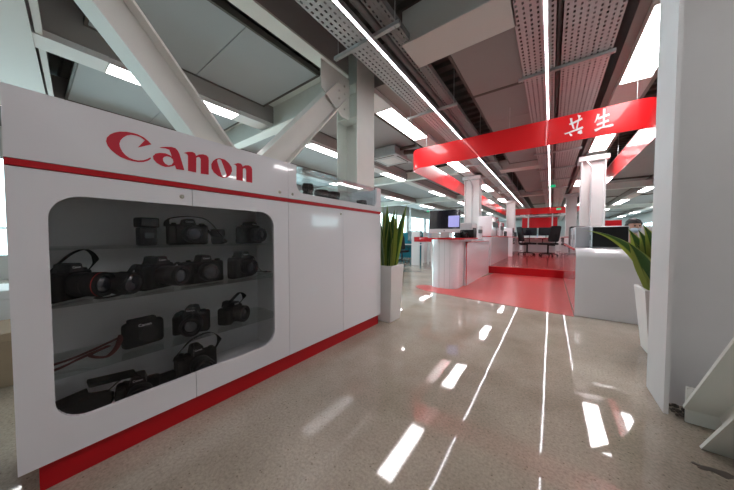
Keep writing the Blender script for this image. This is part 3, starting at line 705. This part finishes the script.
# glass top case
XT = -1.83
t = lensobj('tallest black lens at the left end of the glass top case', .050, .14); put(t, XT, 1.56, 1.402)
t = lensobj('low round black lens in the middle of the glass top case', .068, .105); put(t, XT, 1.73, 1.402)
t = lensobj('round black lens right of the middle of the glass top case', .066, .112); put(t, XT, 1.90, 1.402)
t = thing('lens_block', 'boxy black adapter at the right end of the glass top case', 'adapter'); mb = MB(); mb.box(-.04, .04, -.05, .05, 0, .085, .008); build(mb, 'body', 'black', t, smooth=True); build(MB().cyl((.04, 0, .045), (.055, 0, .045), .03, n=24, bev=.003), 'mount_ring', 'blackg', t, smooth=True); put(t, XT, 2.38, 1.402)
t = thing('small_stand', 'small angled metal stand inside the glass top case', 'stand'); mb = MB(); mb.box(-.04, .04, -.03, .03, 0, .005); build(mb, 'base', 'alu', t); build(MB().box(-.005, .005, -.025, .025, .005, .13, .002, 1, Matrix.Rotation(-.5, 4, 'X')), 'support', 'alu', t); put(t, XT-.06, 2.16, 1.402)

# ------------------------------------------------------------------ plants
def planter(name, label, x, y, wb_, wt_, h, leaves, rz=0):
    t = thing(name, label, 'plant', (0, 0, 0))
    def fr(w, z): return [(-w/2, -w/2, z), (w/2, -w/2, z), (w/2, w/2, z), (-w/2, w/2, z)]
    bm = bmesh.new(); L = [(wb_-.02, 0), (wb_, .012), (wt_, h-.006), (wt_-.012, h), (wt_-.05, h), (wt_-.06, h-.05)]
    rings = [[bm.verts.new(p) for p in fr(w, z)] for w, z in L]
    for a, b in zip(rings, rings[1:]):
        for k in range(4): bm.faces.new((a[k], a[(k+1) % 4], b[(k+1) % 4], b[k]))
    bm.faces.new(rings[0][::-1]); bm.faces.new(rings[-1]); mb = MB(); mb.add(bm); pt = build(mb, 'pot', 'pot', t)
    build(MB().box(-wt_/2+.035, wt_/2-.035, -wt_/2+.035, wt_/2-.035, h-.06, h-.03), 'soil', 'soil', t)
    for (px, py, ang, lean, L_, wd, curl, tw) in leaves:
        bm = bmesh.new(); uvl = bm.loops.layers.uv.new('UVMap'); N_ = 18; rows = []
        d = V((math.cos(ang), math.sin(ang), 0))
        side0 = V((-math.sin(ang+tw), math.cos(ang+tw), 0))
        pos = V((px, py, h-.05)); th = lean*.25
        for i in range(N_+1):
            s = i/N_; th_ = lean*(.3+.7*s)+curl*s*s
            dirv = d*math.sin(th_)+V((0, 0, 1))*math.cos(th_)
            if i: pos = pos+dirv*(L_/N_)
            w = wd*(.45+.75*math.sin(PI*min(1, s*.9+.12)))*(1-s**5)*.75+.001
            up_ = side0.cross(dirv).normalized()
            row = []
            for j, u in enumerate((-1, -.72, -.35, 0, .35, .72, 1)):
                row.append((bm.verts.new(pos+side0*w*u/1.0*.5*1.4+up_*(abs(u)**1.6*w*.22)), (u+1)/2, s))
            rows.append(row)
        for a, b in zip(rows, rows[1:]):
            for j in range(6):
                f = bm.faces.new((a[j][0], a[j+1][0], b[j+1][0], b[j][0]))
                for lp, q in zip(f.loops, (a[j], a[j+1], b[j+1], b[j])): lp[uvl].uv = (q[1], q[2]*3)
        ret = bmesh.ops.solidify(bm, geom=list(bm.faces), thickness=.004)
        mb = MB(); mb.bm.free(); mb.bm = bm; build(mb, 'leaf', 'leaf', t, smooth=True)
    t.location = (x, y, 0); t.rotation_euler = (0, 0, rz); return t
rnd = random.Random(3)
lv = []
for k in range(15):
    a = rnd.uniform(0, 2*PI); r = rnd.uniform(.0, .08)
    lv.append((r*math.cos(a), r*math.sin(a), a, rnd.uniform(.02, .30), rnd.uniform(.42, .80), rnd.uniform(.075, .10), rnd.uniform(-.05, .15), rnd.uniform(-.8, .8)))
lv += [(.06, .06, .6, .26, .84, .10, .08, .8), (-.02, -.02, 3.4, .05, .84, .09, .0, .6), (.05, -.05, -.4, .30, .62, .09, .1, .5), (.06, .0, .3, .12, .7, .09, .05, .9)]
planter('snake_plant', 'upright snake plant in a tall white planter beside the display cabinet', -1.675, 2.71, .24, .31, .70, lv)
lv = [(-.08, -.04, 3.0, .34, .62, .15, .22, 1.0), (-.08, -.08, 3.3, .46, .52, .14, .30, .7), (-.04, -.10, 3.9, .22, .66, .14, .14, 1.1), (-.06, .0, 3.12, .62, .86, .105, .95, .9), (-.02, -.06, 3.6, .28, .66, .135, .35, .9), (.0, -.05, 2.6, .16, .66, .15, .12, .9), (.03, .02, 2.9, .04, .72, .13, .08, .6), (-.05, -.08, 3.1, .30, .60, .14, .2, 1.2), (.06, .05, .4, .2, .62, .1, .1, .3),
      (-.03, .05, 2.0, .18, .60, .1, .1, .6), (.05, -.05, 5.0, .2, .5, .09, .2, .2), (-.05, -.03, 3.3, .42, .50, .10, .25, 1.0), (-.07, -.01, 3.9, .10, .52, .085, .06, .9), (-.02, -.07, 4.3, .3, .42, .09, .2, .8), (.02, .07, 1.2, .1, .6, .09, .1, .7)]
planter('snake_plant', 'broad leaved snake plant in a white planter left of the right H column', .84, 3.32, .26, .36, .59, lv)

# ------------------------------------------------------------------ reception area
def slab(name, m, pts, z0, z1, lab, cat):
    mb = MB(); mb.plate([pts], z0, z1, lambda u, v, w: (u, v, w)); return tag(build(mb, name, m), lab, cat)
car = [(.262, 4.245), (.262, 7.995), (-1.3, 7.995), (-1.56, 6.0), (-1.6, 5.6), (-2.0, 5.2), (-2.25, 5.10), (-2.32, 4.98), (-2.30, 4.86), (-2.18, 4.74), (-2.0, 4.62), (-1.7, 4.53), (-1.2, 4.44), (-.6, 4.36)]
slab('red_vinyl_floor', 'vinyl', car, .0, .004, 'salmon red vinyl floor inlay in front of the step', 'floor covering')
t = thing('platform', 'raised red platform with bright red riser behind the vinyl inlay', 'platform', (-.6, 8, 0))
build(MB().box(-1.75, .62, 8.0, 19.0, 0, .197), 'riser', 'red', t); build(MB().box(-1.75, .62, 8.012, 19.0, .197, .2), 'deck_surface', 'vinyl2', t)

# bar counter with rounded end
t = thing('bar_counter', 'rounded white bar counter with fluted body and red top', 'counter', (-1.8, 5.6, 0))
def stadium(x0, x1, y0, y1, r, n=12):
    P = []
    for cx, cy, a0 in ((x0+r, y0+r, 180), (x1-r, y0+r, 270)):
        for k in range(n+1): a = math.radians(a0+90*k/n); P.append((cx+r*math.cos(a), cy+r*math.sin(a)))
    return P+[(x1, y1), (x0, y1)]
body = stadium(-2.06, -1.50, 5.0, 6.1, .22)
build(MB().plate([body], 0.004, 1.0, lambda u, v, w: (u, v, w)), 'body', 'white', t, smooth=True)
mb = MB()
for x in (-1.95, -1.84, -1.73, -1.62): mb.box(x-.004, x+.004, 4.997, 5.0, .02, .99)
build(mb, 'panel_joint', 'grey', t)
build(MB().plate([stadium(-2.3, -1.36, 4.90, 6.2, .2)], 1.0, 1.032, lambda u, v, w: (u, v, w)), 'counter_top', 'red', t, smooth=True)
# low front panel with red edging
t = thing('low_screen_panel', 'low white panel edged in red running back from the bar counter', 'panel', (-1.47, 6.6, 0))
pf = rounded(5.56, 7.97, .004, .93, .10, corners=(0, 0, 0, 1))
build(MB().plate([pf], -1.49, -1.45, lambda u, v, w: (w, u, v)), 'panel', 'white', t)
pi = [(u, v) for u, v in rounded(5.585, 7.97, .004, .905, .08, corners=(0, 0, 0, 1))]
ed = [(5.56, .004), (5.585, .004)]+[p for p in pi[::-1] if p[0] < 5.7 and p[1] > .3][::-1][::-1]
mb = MB(); mb.box(-1.453, -1.443, 5.553, 5.572, .004, .83); mb.box(-1.493, -1.445, 5.66, 7.97, .928, .943)
mb.tube([(-1.452, 5.66-.105*math.sin(a), .83+.107*math.cos(a)) for a in [PI/2*k/8 for k in range(9)]], .010, 8, 1.2)
build(mb, 'red_edging', 'red', t)
# printer counters on the platform
def pcounter(x0, x1, y0, y1, z0, z1, lab, side, top='red'):
    t = thing('printer_counter', lab, 'counter', ((x0+x1)/2, y0, z0))
    build(MB().box(x0, x1, y0, y1, z0, z1-.03, .01), 'body', 'white', t); build(MB().box(x0-.005, x1+.005, y0-.005, y1, z1-.022, z1, .004), 'counter_top', top, t); return t
pcounter(-1.86, -1.42, 8.12, 11.8, .2, 1.08, 'white printer counter with red top, first on the platform at left', 1)
pcounter(-1.90, -1.34, 12.5, 15.6, .2, 1.06, 'farther white printer counter on the left of the platform', 1)
pcounter(-2.15, -1.58, 6.3, 7.98, 0, .98, 'plain white printer counter behind the low red edged panel', 1, 'white')
pcounter(.30, .75, 8.95, 11.5, .2, 1.06, 'white counter along the right side of the platform', -1)
pcounter(.34, .75, 12.0, 15.5, .2, 1.06, 'farther white counter on the right of the platform', -1)
# right reception counter: waterfall front
t = thing('reception_counter', 'white reception counter with curved waterfall front edge at right', 'counter', (.6, 4.3, 0))
pf = [(4.30, .004)]+[(4.30, .78)]+[(4.42-.12*math.cos(a), .78+.12*math.sin(a)) for a in [PI/2*k/8 for k in range(1, 9)]]+[(5.0, .90), (5.0, .004)]
build(MB().plate([pf], .27, 1.42, lambda u, v, w: (w, u, v)), 'front_body', 'white', t, smooth=True)
build(MB().box(.27, .75, 5.0, 7.98, .004, .90, .004), 'side_body', 'white', t)
build(MB().box(.262, .27, 4.62, 7.98, .86, .885), 'red_edging', 'red', t)
# devices on the right counter
def printer(name, label, x0, x1, y0, y1, z0, h, body='silver', front='black', slot=True, cat='printer'):
    t = thing(name, label, cat, ((x0+x1)/2, (y0+y1)/2, z0))
    b = build(MB().box(x0, x1, y0, y1, z0, z0+h, .015, 3), 'body', body, t, smooth=True)
    if front: build(MB().box(x0+.01, x1-.01, y0-.006, y0, z0+.012, z0+h-.012, .002, 1), 'front_panel', front, t)
    if slot:
        build(MB().box(x0-.003, x0, y0+(y1-y0)*.4, y0+(y1-y0)*.55, z0+h*.35, z0+h*.6), 'handle', 'black', t) if x0 > 0 else build(MB().box(x1, x1+.004, y0+(y1-y0)*.15, y0+(y1-y0)*.85, z0+h*.45, z0+h*.72), 'paper_slot', 'black', t)
    return t
printer('large_printer', 'big printer with black front on the white reception counter', .46, .835, 4.72, 4.98, .90, .30)
printer('silver_printer', 'silver boxy printer directly behind the black fronted one', .30, .72, 5.06, 5.46, .90, .31, front=None)
printer('silver_printer', 'second silver boxy printer, farther back on the reception counter', .29, .72, 5.55, 5.95, .90, .31, front=None)
printer('dark_printer', 'dark printer with white paper label on the reception counter', .29, .72, 6.1, 6.6, .90, .35, body='black', front=None, slot=False)
build(MB().box(.31, .42, 6.094, 6.1, .94, 1.09), 'paper_label', 'mark', bpy.data.objects['dark_printer'])
printer('dark_printer', 'dark printer at the rear end of the reception counter', .38, .72, 6.9, 7.4, .90, .30, body='black', front=None)
# white printers at left
printer('box_printer', 'pale grey box printer behind the black equipment on the bar counter', -1.90, -1.56, 6.45, 6.95, .98, .42, 'grey', None)
printer('box_printer', 'white printer with black slot at the end of the low counter', -1.95, -1.59, 7.15, 7.85, .98, .38, 'white', None)
printer('tall_printer', 'tallest white printer with black slot, first on the platform counter', -1.84, -1.46, 8.4, 9.7, 1.08, .62, 'white', None)
printer('box_printer', 'white printer with black slot right of the tallest printer', -1.84, -1.46, 9.9, 10.9, 1.08, .50, 'white', None)
printer('dark_printer', 'low black printer at the end of the first platform counter', -1.84, -1.46, 11.1, 11.7, 1.08, .2, 'black', None)
printer('box_printer', 'small white printer on the farther left platform counter', -1.80, -1.38, 12.7, 13.5, 1.06, .40, 'white', None)
printer('dark_printer', 'small black printer on the farther left platform counter', -1.80, -1.38, 13.8, 14.5, 1.06, .22, 'black', None)
# computer on bar
t = thing('desktop_computer', 'slim all in one computer with dark screen on the red bar top', 'computer', (-1.87, 5.3, 1.032))
Rz = Matrix.Translation((-1.84, 5.28, 0)) @ Matrix.Rotation(.16, 4, 'Z')
Rt = Rz @ Matrix.Translation((0, 0, 1.14)) @ Matrix.Rotation(-.12, 4, 'X')
build(MB().box(-.32, .32, -.008, .012, 0, .49, .004, 2, Rt), 'display_body', 'alu', t)
build(MB().box(-.318, .318, -.0095, -.008, .085, .488, mtx=Rt), 'screen', 'screen', t)
chn = build(MB().box(-.318, .318, -.0095, -.008, .003, .084, mtx=Rt), 'chin', 'grey', t)
mb = MB(); mb.ico((0, -.0105, .042), .012, 2, (1, .15, 1)); mb.ico((.004, -.0105, .057), .004, 1, (.6, .2, 1)); mb.bm.transform(Rt); build(mb, 'fruit_emblem', 'black', t)
build(MB().box(.08, .30, -.0105, -.0095, .12, .36, mtx=Rt), 'open_window', 'win', t)
mb = MB(); mb.box(-.10, .10, -.02, .16, 1.032, 1.04, .003, 2, Rz); mb.box(-.09, .09, .05, .06, 1.04, 1.22, .003, 1, Rz); build(mb, 'stand', 'alu', t)
t = thing('cup', 'pale blue cup at the left of the computer on the bar', 'cup', (-2.1, 5.12, 1.032)); build(MB().lathe([(.035, 1.032), (.042, 1.13), (.038, 1.13), (.032, 1.04)], 20, Matrix.Translation((-2.1, 5.12, 0))), 'bowl', 'mask', t, smooth=True)
mb = MB(); mb.ico((-1.64, 5.02, 1.047), .05, 2, (.62, 1, .3)); tag(build(mb, 'computer_mouse', 'white', smooth=True, loc=(-1.64, 5.02, 1.032)), 'white computer mouse on the red bar top', 'mouse')
t = slr('camera', 'black camera lying in front of the grey printer on the red bar top', w=.2, h=.14, lensl=.09, lensr=.05, strap='top'); put(t, -1.50, 5.42, 1.033, -.6)
mb = MB()
for k, (x, y) in enumerate(((-1.55, 5.72), (-1.7, 5.8))): mb.tube([(x+.09*math.cos(a), y+.09*math.sin(a), 1.05+.012*math.sin(a*2)+.03*k) for a in [2*PI*j/24*1.6 for j in range(25)]], .014, 8)
tag(build(mb, 'cable_coil', 'black', smooth=True, loc=(-1.6, 5.75, 1.03)), 'black coiled cable on the red bar top', 'cable')
t = thing('device_case', 'black equipment case on the bar behind the camera', 'case', (-1.6, 5.95, 1.032)); build(MB().box(-1.80, -1.38, 5.86, 6.14, 1.032, 1.215, .02, 3), 'case_body', 'black', t, smooth=True); build(MB().box(-1.70, -1.56, 5.87, 5.88, 1.07, 1.12, .004), 'handle', 'rubber', t)

# operator desk and monitors at the back
t = thing('operator_desk', 'white fronted desk with red top at the back of the platform', 'desk', (-.5, 17.2, .2))
build(MB().box(-1.3, .25, 17.2, 17.24, .2, .96), 'front_panel', 'deskw', t); build(MB().box(-1.35, .28, 16.4, 17.26, .96, .99, .004), 'desk_top', 'red', t)
for x in (-1.3, .2): build(MB().box(x, x+.04, 16.45, 17.2, .2, .96), 'side_panel', 'deskw', t)
def monitor(x, y, z, lab):
    t = thing('computer_monitor', lab, 'monitor', (x, y, z)); build(MB().box(x-.34, x+.34, y, y+.03, z+.14, z+.58, .006), 'screen_body', 'black', t); build(MB().box(x-.33, x+.33, y-.002, y, z+.15, z+.57), 'screen', 'screen', t)
    mb = MB(); mb.box(x-.12, x+.12, y-.05, y+.14, z, z+.01, .003); mb.cyl((x, y+.05, z+.01), (x, y+.05, z+.3), .018, n=12); build(mb, 'stand', 'black', t)
monitor(-.97, 16.7, .991, 'left black monitor on the desk at the back of the platform'); monitor(-.22, 16.7, .991, 'right black monitor on the desk at the back of the platform')
t = thing('bottle', 'clear blue topped water bottle between the two monitors', 'bottle', (-.60, 16.6, .991)); build(MB().lathe([(.03, .991), (.032, 1.01), (.032, 1.16), (.012, 1.20), (.012, 1.22)], 16, Matrix.Translation((-.60, 16.6, 0))), 'flask', 'mask', t, smooth=True); build(MB().cyl((-.60, 16.6, 1.22), (-.60, 16.6, 1.24), .014, n=12), 'cap', 'teal', t)
# office chairs (local frame faces +X)
def office_chair(label, x, y, z, rz, sc=1.):
    t = thing('office_chair', label, 'chair')
    seat = MB(); seat.box(-.24, .26, -.25, .25, .44, .52, .035, 3); build(seat, 'seat', 'mesh', t, smooth=True)
    bk = MB(); prof = rounded(-.23, .23, .56, 1.16, .08)
    bk.plate([prof], -.02, .02, lambda u, v, w: (-.27+w-.10*((v-.56)/.6)+.10*abs(u)/.23*.5, u, v)); build(bk, 'backrest', 'mesh', t, smooth=True)
    build(MB().tube([(-.02, 0, .43), (-.28, 0, .42), (-.33, 0, .55), (-.34, 0, .85)], .02, 8), 'back_support', 'black', t, smooth=True)
    for s in (-1, 1):
        build(MB().tube([(-.05, s*.26, .46), (-.05, s*.31, .50), (-.06, s*.31, .66)], .016, 8).box(-.16, .12, s*.31-.035, s*.31+.035, .66, .69, .01), 'armrest', 'black', t, smooth=True)
    build(MB().cyl((0, 0, .12), (0, 0, .45), .03, n=14), 'gas_lift', 'black', t, smooth=True)
    b = MB(); b.cyl((0, 0, .07), (0, 0, .14), .05, n=16)
    for k in range(5):
        a = 2*PI*k/5+.3; c, s = math.cos(a), math.sin(a); b.cyl((0, 0, .12), (.30*c, .30*s, .075), .024, .016, n=10)
    base = build(b, 'base', 'black', t, smooth=True)
    for k in range(5):
        a = 2*PI*k/5+.3; c, s = math.cos(a), math.sin(a); build(MB().cyl((.30*c-.02*s, .30*s+.02*c, .03), (.30*c+.02*s, .30*s-.02*c, .03), .029, n=14).cyl((.3*c, .3*s, .04), (.3*c, .3*s, .08), .01, n=8), 'castor', 'black', base, smooth=True)
    t.location = (x, y, z); t.rotation_euler = (0, 0, rz); t.scale = (sc,)*3; return t
office_chair('black mesh office chair facing right on the left of the platform', -.90, 14.0, .2, .5, 1.14)
office_chair('black mesh office chair facing left on the right of the platform', -.10, 13.7, .2, PI-.75, 1.14)
# red back board, partition with white posts
t = thing('back_partition', 'glazed partition with white posts and a red board behind the desk', 'partition', (-.6, 19.3, 0))
build(MB().box(-1.55, .30, 19.28, 19.32, 1.62, 2.28), 'red_board', 'red', t)
for x in (-1.95, -1.20, .05, .85): build(MB().box(x-.035, x+.035, 19.2, 19.27, 0, 2.9), 'post', 'lino', t)
build(MB().box(-2.0, .9, 19.2, 19.27, 2.36, 2.43), 'rail', 'lino', t)
build(MB().box(-2.0, .9, 19.2, 19.26, 0.2, 1.1), 'lower_panel', 'lino', t)
# box columns in the office
def boxcol(x0, x1, y, lab, z1=3.15, pipe=None, d=.42, cap=True):
    t = thing('white_column', lab, 'column', ((x0+x1)/2, y, 0)); xm = (x0+x1)/2
    mb = MB(); ibeam(mb, (xm, y+d/2, 0), (xm, y+d/2, z1), (x1-x0), d, (0, 1, 0), .03, .2); build(mb, 'column_shaft', 'colw', t)
    if cap: build(MB().box(x0-.06, x1+.06, y-.04, y+d+.04, z1-.14, z1-.02, .01), 'capital', 'colw', t)
    if pipe: build(MB().tube([(pipe, y-.03, .9), (pipe, y-.03, z1-.45), (pipe, y-.03, z1-.3), (pipe-.1, y-.03, z1-.12), (pipe-.25, y-.0, z1-.06)], .02, 8), 'conduit', 'grey', t, smooth=True)
boxcol(-2.46, -1.98, 9.05, 'white column rising behind the computer on the bar counter', pipe=-2.2)
boxcol(-2.09, -1.68, 16.35, 'narrow far white column at the left back of the platform')
boxcol(.595, 1.06, 8.42, 'white column rising behind the printers on the reception counter', 3.10, pipe=.78)
boxcol(.56, .98, 15.6, 'farther white column at the right back of the platform')

# far left office: partitions, desks, chairs
def workstation(x, y, lab, lab2):
    t = thing('desk_partition', lab, 'partition', (x, y, 0))
    build(MB().box(x-2.6, x, y+.7, y+.74, .1, 1.25, .01), 'fabric_screen', 'teal', t); build(MB().box(x-.02, x+.02, y-.1, y+1.4, 0, 1.25, .008), 'end_panel', 'lino', t)
    d = thing('office_desk', lab2, 'desk', (x-1.3, y+.3, 0)); build(MB().box(x-2.6, x-.04, y, y+.68, .71, .735), 'desk_top', 'deskw', d)
    for xx in (x-2.58, x-.10): build(MB().box(xx, xx+.04, y+.02, y+.06, 0, .71).box(xx, xx+.04, y+.6, y+.64, 0, .71).box(xx, xx+.04, y+.06, y+.6, .66, .70), 'leg', 'deskw', d)
workstation(-4.15, 9.6, 'teal fabric partition with white end panel, nearest behind the snake plant', 'white office desk against the nearest teal partition')
workstation(-5.1, 12.6, 'second teal fabric partition farther toward the windows', 'white office desk at the second teal partition')
workstation(-6.0, 16.2, 'third teal fabric partition deep in the left office', 'white office desk at the third teal partition')
workstation(-7.0, 20.5, 'farthest teal partition in the left office', 'white office desk at the farthest teal partition')
t = thing('low_table', 'white side table with tall end panel and red front, left of the bar counter', 'table', (-3.5, 8.9, 0))
build(MB().box(-3.86, -3.40, 8.5, 9.15, .84, .87), 'table_top', 'deskw', t); build(MB().box(-4.05, -3.40, 8.42, 8.46, .88, 1.05, .004), 'red_panel', 'red', t)
for x in (-3.80, -3.44): build(MB().box(x, x+.04, 8.52, 8.56, 0, .84).box(x, x+.04, 9.08, 9.12, 0, .84), 'leg', 'deskw', t)
build(MB().box(-4.18, -3.86, 8.47, 8.51, .0, 1.26, .01), 'end_panel', 'lino', t)
office_chair('black office chair with its back to the aisle at the nearest teal partition', -5.0, 9.25, 0, 1.7, .95)
office_chair('black office chair at the second teal partition near the windows', -6.1, 12.1, 0, 1.4, .95)
for x, y, lab in ((-4.8, 10.05, 'black monitor on the nearest teal partition desk'), (-5.9, 13.0, 'black monitor on the desk at the second teal partition'), (-7.0, 16.6, 'black monitor on the desk at the third teal partition')): monitor(x, y, .736, lab)
# slim white posts of a glazed screen in the far left office
for i, (x, y) in enumerate(((-9.0, 18.0), (-8.0, 20.0), (-7.2, 22.5), (-6.2, 25.5))):
    tag(build(MB().box(x-.06, x+.06, y-.06, y+.06, 0, 3.38), 'slim_post', 'lino', loc=(x, y, 0)), '%s slim white post from the left among the far left windows' % ORD[i].replace('nearest', 'first'), 'post')
# exit signs
for x, y, z, lab in ((.0, 11.9, 2.93, 'green exit sign hanging at the straight light line'), (.33, 18.3, 2.62, 'small green exit sign below the far red band'), (-7.6, 18.2, 2.95, 'green exit sign hanging in the far left office')):
    t = thing('exit_sign', lab, 'exit sign', (x, y, z)); build(MB().box(x-.11, x+.11, y, y+.04, z, z+.11), 'sign_body', 'lampbody', t); build(MB().box(x-.10, x+.10, y-.004, y, z+.01, z+.10), 'green_panel', 'exit', t)
    build(MB().cyl((x, y+.02, z+.11), (x, y+.02, z+.6), .006, n=6), 'hanger', 'galvd', t)
# behind the right counter
t = thing('red_box', 'red box on the column side beyond the printers', 'box', (1.3, 9.0, 0)); build(MB().box(1.12, 1.5, 9.3, 9.6, .9, 1.5, .01), 'carton', 'red', t); build(MB().box(1.1, 1.6, 9.25, 9.65, 0, .9, .01), 'pedestal', 'deskw', t)
t = thing('glass_partition', 'low pale partition behind the seated person', 'partition', (3, 10, 0)); build(MB().box(1.7, 5.5, 10.0, 10.05, 0, 1.35), 'lower_panel', 'lino', t)
for x in (1.7, 2.6, 3.5, 4.4): build(MB().box(x, x+.05, 9.98, 10.0, 0, 1.4), 'post', 'wframe', t)
t = thing('red_chair', 'red chair back seen just left of the right H column', 'chair', (1.71, 5.7, 0))
build(MB().box(1.50, 1.92, 5.86, 5.92, .60, 1.10, .03, 3), 'backrest', 'red', t, smooth=True); build(MB().box(1.5, 1.92, 5.46, 5.9, .42, .48, .02), 'seat', 'red', t, smooth=True)
for x, y in ((1.53, 5.5), (1.89, 5.5), (1.53, 5.87), (1.89, 5.87)): build(MB().cyl((x, y, 0), (x, y, .43), .015, n=10), 'leg', 'galv', t)

# ------------------------------------------------------------------ seated person
def skinned(name, verts, edges, radii, m, parent, sub=2, root=0):
    me = bpy.data.meshes.new(name); me.from_pydata(verts, edges, []); o = link(bpy.data.objects.new(name, me))
    s = o.modifiers.new('s', 'SKIN'); s.use_smooth_shade = True
    for i, r in enumerate(radii):
        v = me.skin_vertices[0].data[i]; v.radius = r if isinstance(r, tuple) else (r, r); v.use_root = (i == root)
    o.modifiers.new('d', 'SUBSURF').levels = sub
    bpy.context.view_layer.update(); dg = bpy.context.evaluated_depsgraph_get()
    me2 = bpy.data.meshes.new_from_object(o.evaluated_get(dg)); bpy.data.objects.remove(o)
    me2.materials.clear(); me2.materials.append(M[m]); n = link(bpy.data.objects.new(name, me2)); n.parent = parent; return n
px_, py_ = 1.08, 5.75
pt = thing('person', 'person with black hair and pale blue face mask seated behind the reception counter', 'person')
# local frame: faces -Y
vs = [(0, .0, .52), (0, .0, .70), (0, -.01, .88), (0, 0, .98), (0, -.01, 1.06), (0, -.03, 1.13),
      (-.19, 0, .95), (-.25, -.06, .70), (-.20, -.28, .66), (.19, 0, .95), (.25, -.06, .70), (.20, -.28, .66),
      (-.10, -.02, .50), (-.12, -.42, .50), (-.12, -.44, .09), (-.12, -.56, .04), (.10, -.02, .50), (.12, -.42, .50), (.12, -.44, .09), (.12, -.56, .04)]
ed = [(0, 1), (1, 2), (2, 3), (3, 4), (4, 5), (3, 6), (6, 7), (7, 8), (3, 9), (9, 10), (10, 11), (0, 12), (12, 13), (13, 14), (14, 15), (0, 16), (16, 17), (17, 18), (18, 19)]
rd = [(.15, .11), (.14, .10), (.155, .10), (.12, .08), .055, .055, .06, .045, .035, .06, .045, .035, .085, .062, .042, .035, .085, .062, .042, .035]
b = skinned('body', vs, ed, rd, 'skin', pt)
# head: shaped ellipsoid with nose, brow, chin, ears
def headfn(q):
    q = q.copy(); f = max(0, -q.y)
    if q.z < -.2: q.x *= 1-.28*(-.2-q.z); q.y *= 1-.08*(-.2-q.z)
    q.y -= .16*math.exp(-((q.x/.16)**2+((q.z+.12)/.22)**2))*(1 if q.y < 0 else 0)
    q.y += .06*math.exp(-(((abs(q.x)-.35)/.2)**2+((q.z-.08)/.14)**2))*(1 if q.y < 0 else 0)
    return q
mb = MB(); mb.ico((0, -.03, 1.225), 1, 4, (.078, .098, .118), headfn); mb.ico((-.08, -.02, 1.22), .025, 2, (.4, .8, 1.2)); mb.ico((.08, -.02, 1.22), .025, 2, (.4, .8, 1.2)); build(mb, 'head', 'skin', pt, smooth=True)
mb = MB(); mb.ico((-.028, -.118, 1.235), .011, 2); mb.ico((.028, -.118, 1.235), .011, 2); build(mb, 'eyes', 'black', pt, smooth=True)
mb = MB(); mb.ico((0, -.018, 1.258), 1, 4, (.094, .112, .104), lambda q: q*(1+.05*math.sin(9*q.x)*math.sin(8*q.z)) if not (q.y < -.4 and q.z < .1) else V((q.x*.9, q.y*.6, q.z*.5+.15))); build(mb, 'hair', 'hair', pt, smooth=True)
mb = MB(); mb.ico((0, -.075, 1.175), 1, 3, (.068, .062, .05), headfn); build(mb, 'face_mask', 'mask', pt, smooth=True)
tv = [vs[i] for i in (0, 1, 2, 3, 6, 7, 9, 10)]
skinned('shirt', [(0, 0, .50)]+[vs[1], vs[2], (0, 0, 1.0)]+[vs[6], vs[7], (-.22, -.17, .68), vs[9], vs[10], (.22, -.17, .68)], [(0, 1), (1, 2), (2, 3), (2, 4), (4, 5), (5, 6), (2, 7), (7, 8), (8, 9)], [(.165, .12), (.155, .115), (.17, .115), (.085, .075), .075, .058, .05, .075, .058, .05], 'shirt', pt)
skinned('trousers', [(0, 0, .53)]+[vs[i] for i in (12, 13)]+[(-.12, -.44, .14)]+[vs[i] for i in (16, 17)]+[(.12, -.44, .14)], [(0, 1), (1, 2), (2, 3), (0, 4), (4, 5), (5, 6)], [(.155, .12), .098, .075, .058, .098, .075, .058], 'trouser', pt)
for s in (-1, 1):
    mb = MB(); mb.ico((s*.12, -.50, .045), 1, 3, (.045, .125, .045)); build(mb, 'shoe', 'shoe', pt, smooth=True)
    for k in range(5):
        mb = MB(); dx = (k-2)*.014*1.0
        if k == 0: pts = [(s*.20-s*.02, -.29, .66), (s*.20-s*.045, -.32, .655), (s*.20-s*.05, -.345, .65)]
        else: pts = [(s*.20+dx, -.30, .665), (s*.20+dx*1.1, -.35-.006*(2-abs(k-2)), .66), (s*.20+dx*1.1, -.375-.006*(2-abs(k-2)), .645)]
        mb.tube(sp([tuple(p) for p in pts], 4), .008, 8); build(mb, 'finger', 'skin', pt, smooth=True)
pt.location = (px_-.03, py_, -.01); pt.rotation_euler = (0, 0, .25)
st = thing('stool', 'dark office stool under the seated person behind the counter', 'stool'); build(MB().cyl((0, 0, .35), (0, 0, .40), .19, n=28, bev=.015), 'seat', 'mesh', st, smooth=True); build(MB().cyl((0, 0, .04), (0, 0, .35), .03, n=14), 'post', 'black', st, smooth=True)
build(MB().cyl((0, 0, 0), (0, 0, .04), .20, .15, n=28), 'base', 'black', st, smooth=True); st.location = (px_, py_, 0)
# clutter behind the cabinet seen at its left end
for i, (x, y, z, sx, sy, sz, m, lab) in enumerate(((-3.3, -.12, 0, .5, .45, .38, 'box', 'brown cardboard box on the floor behind the left end of the cabinet'), (-4.4, -.2, 0, .6, .5, .55, 'lino', 'pale storage box beyond the cardboard box at the far left edge'))):
    t = thing('storage_box', lab, 'box', (x, y, z)); build(MB().box(x-sx/2, x+sx/2, y-sy/2, y+sy/2, z, z+sz*.85, .006), 'carton', m, t); build(MB().box(x-sx/2-.01, x+sx/2+.01, y-sy/2-.01, y+sy/2+.01, z+sz*.85, z+sz, .006), 'lid', m, t)

# ------------------------------------------------------------------ light
w = bpy.data.worlds.new('w'); bpy.context.scene.world = w; w.use_nodes = True
bg = w.node_tree.nodes['Background']; bg.inputs['Color'].default_value = (.72, .93, .98, 1); bg.inputs['Strength'].default_value = 5.5
vs_ = bpy.context.scene.view_settings
vs_.view_transform = 'Standard'; vs_.look = 'None'; vs_.gamma = 1; vs_.use_curve_mapping = False; vs_.exposure = .42
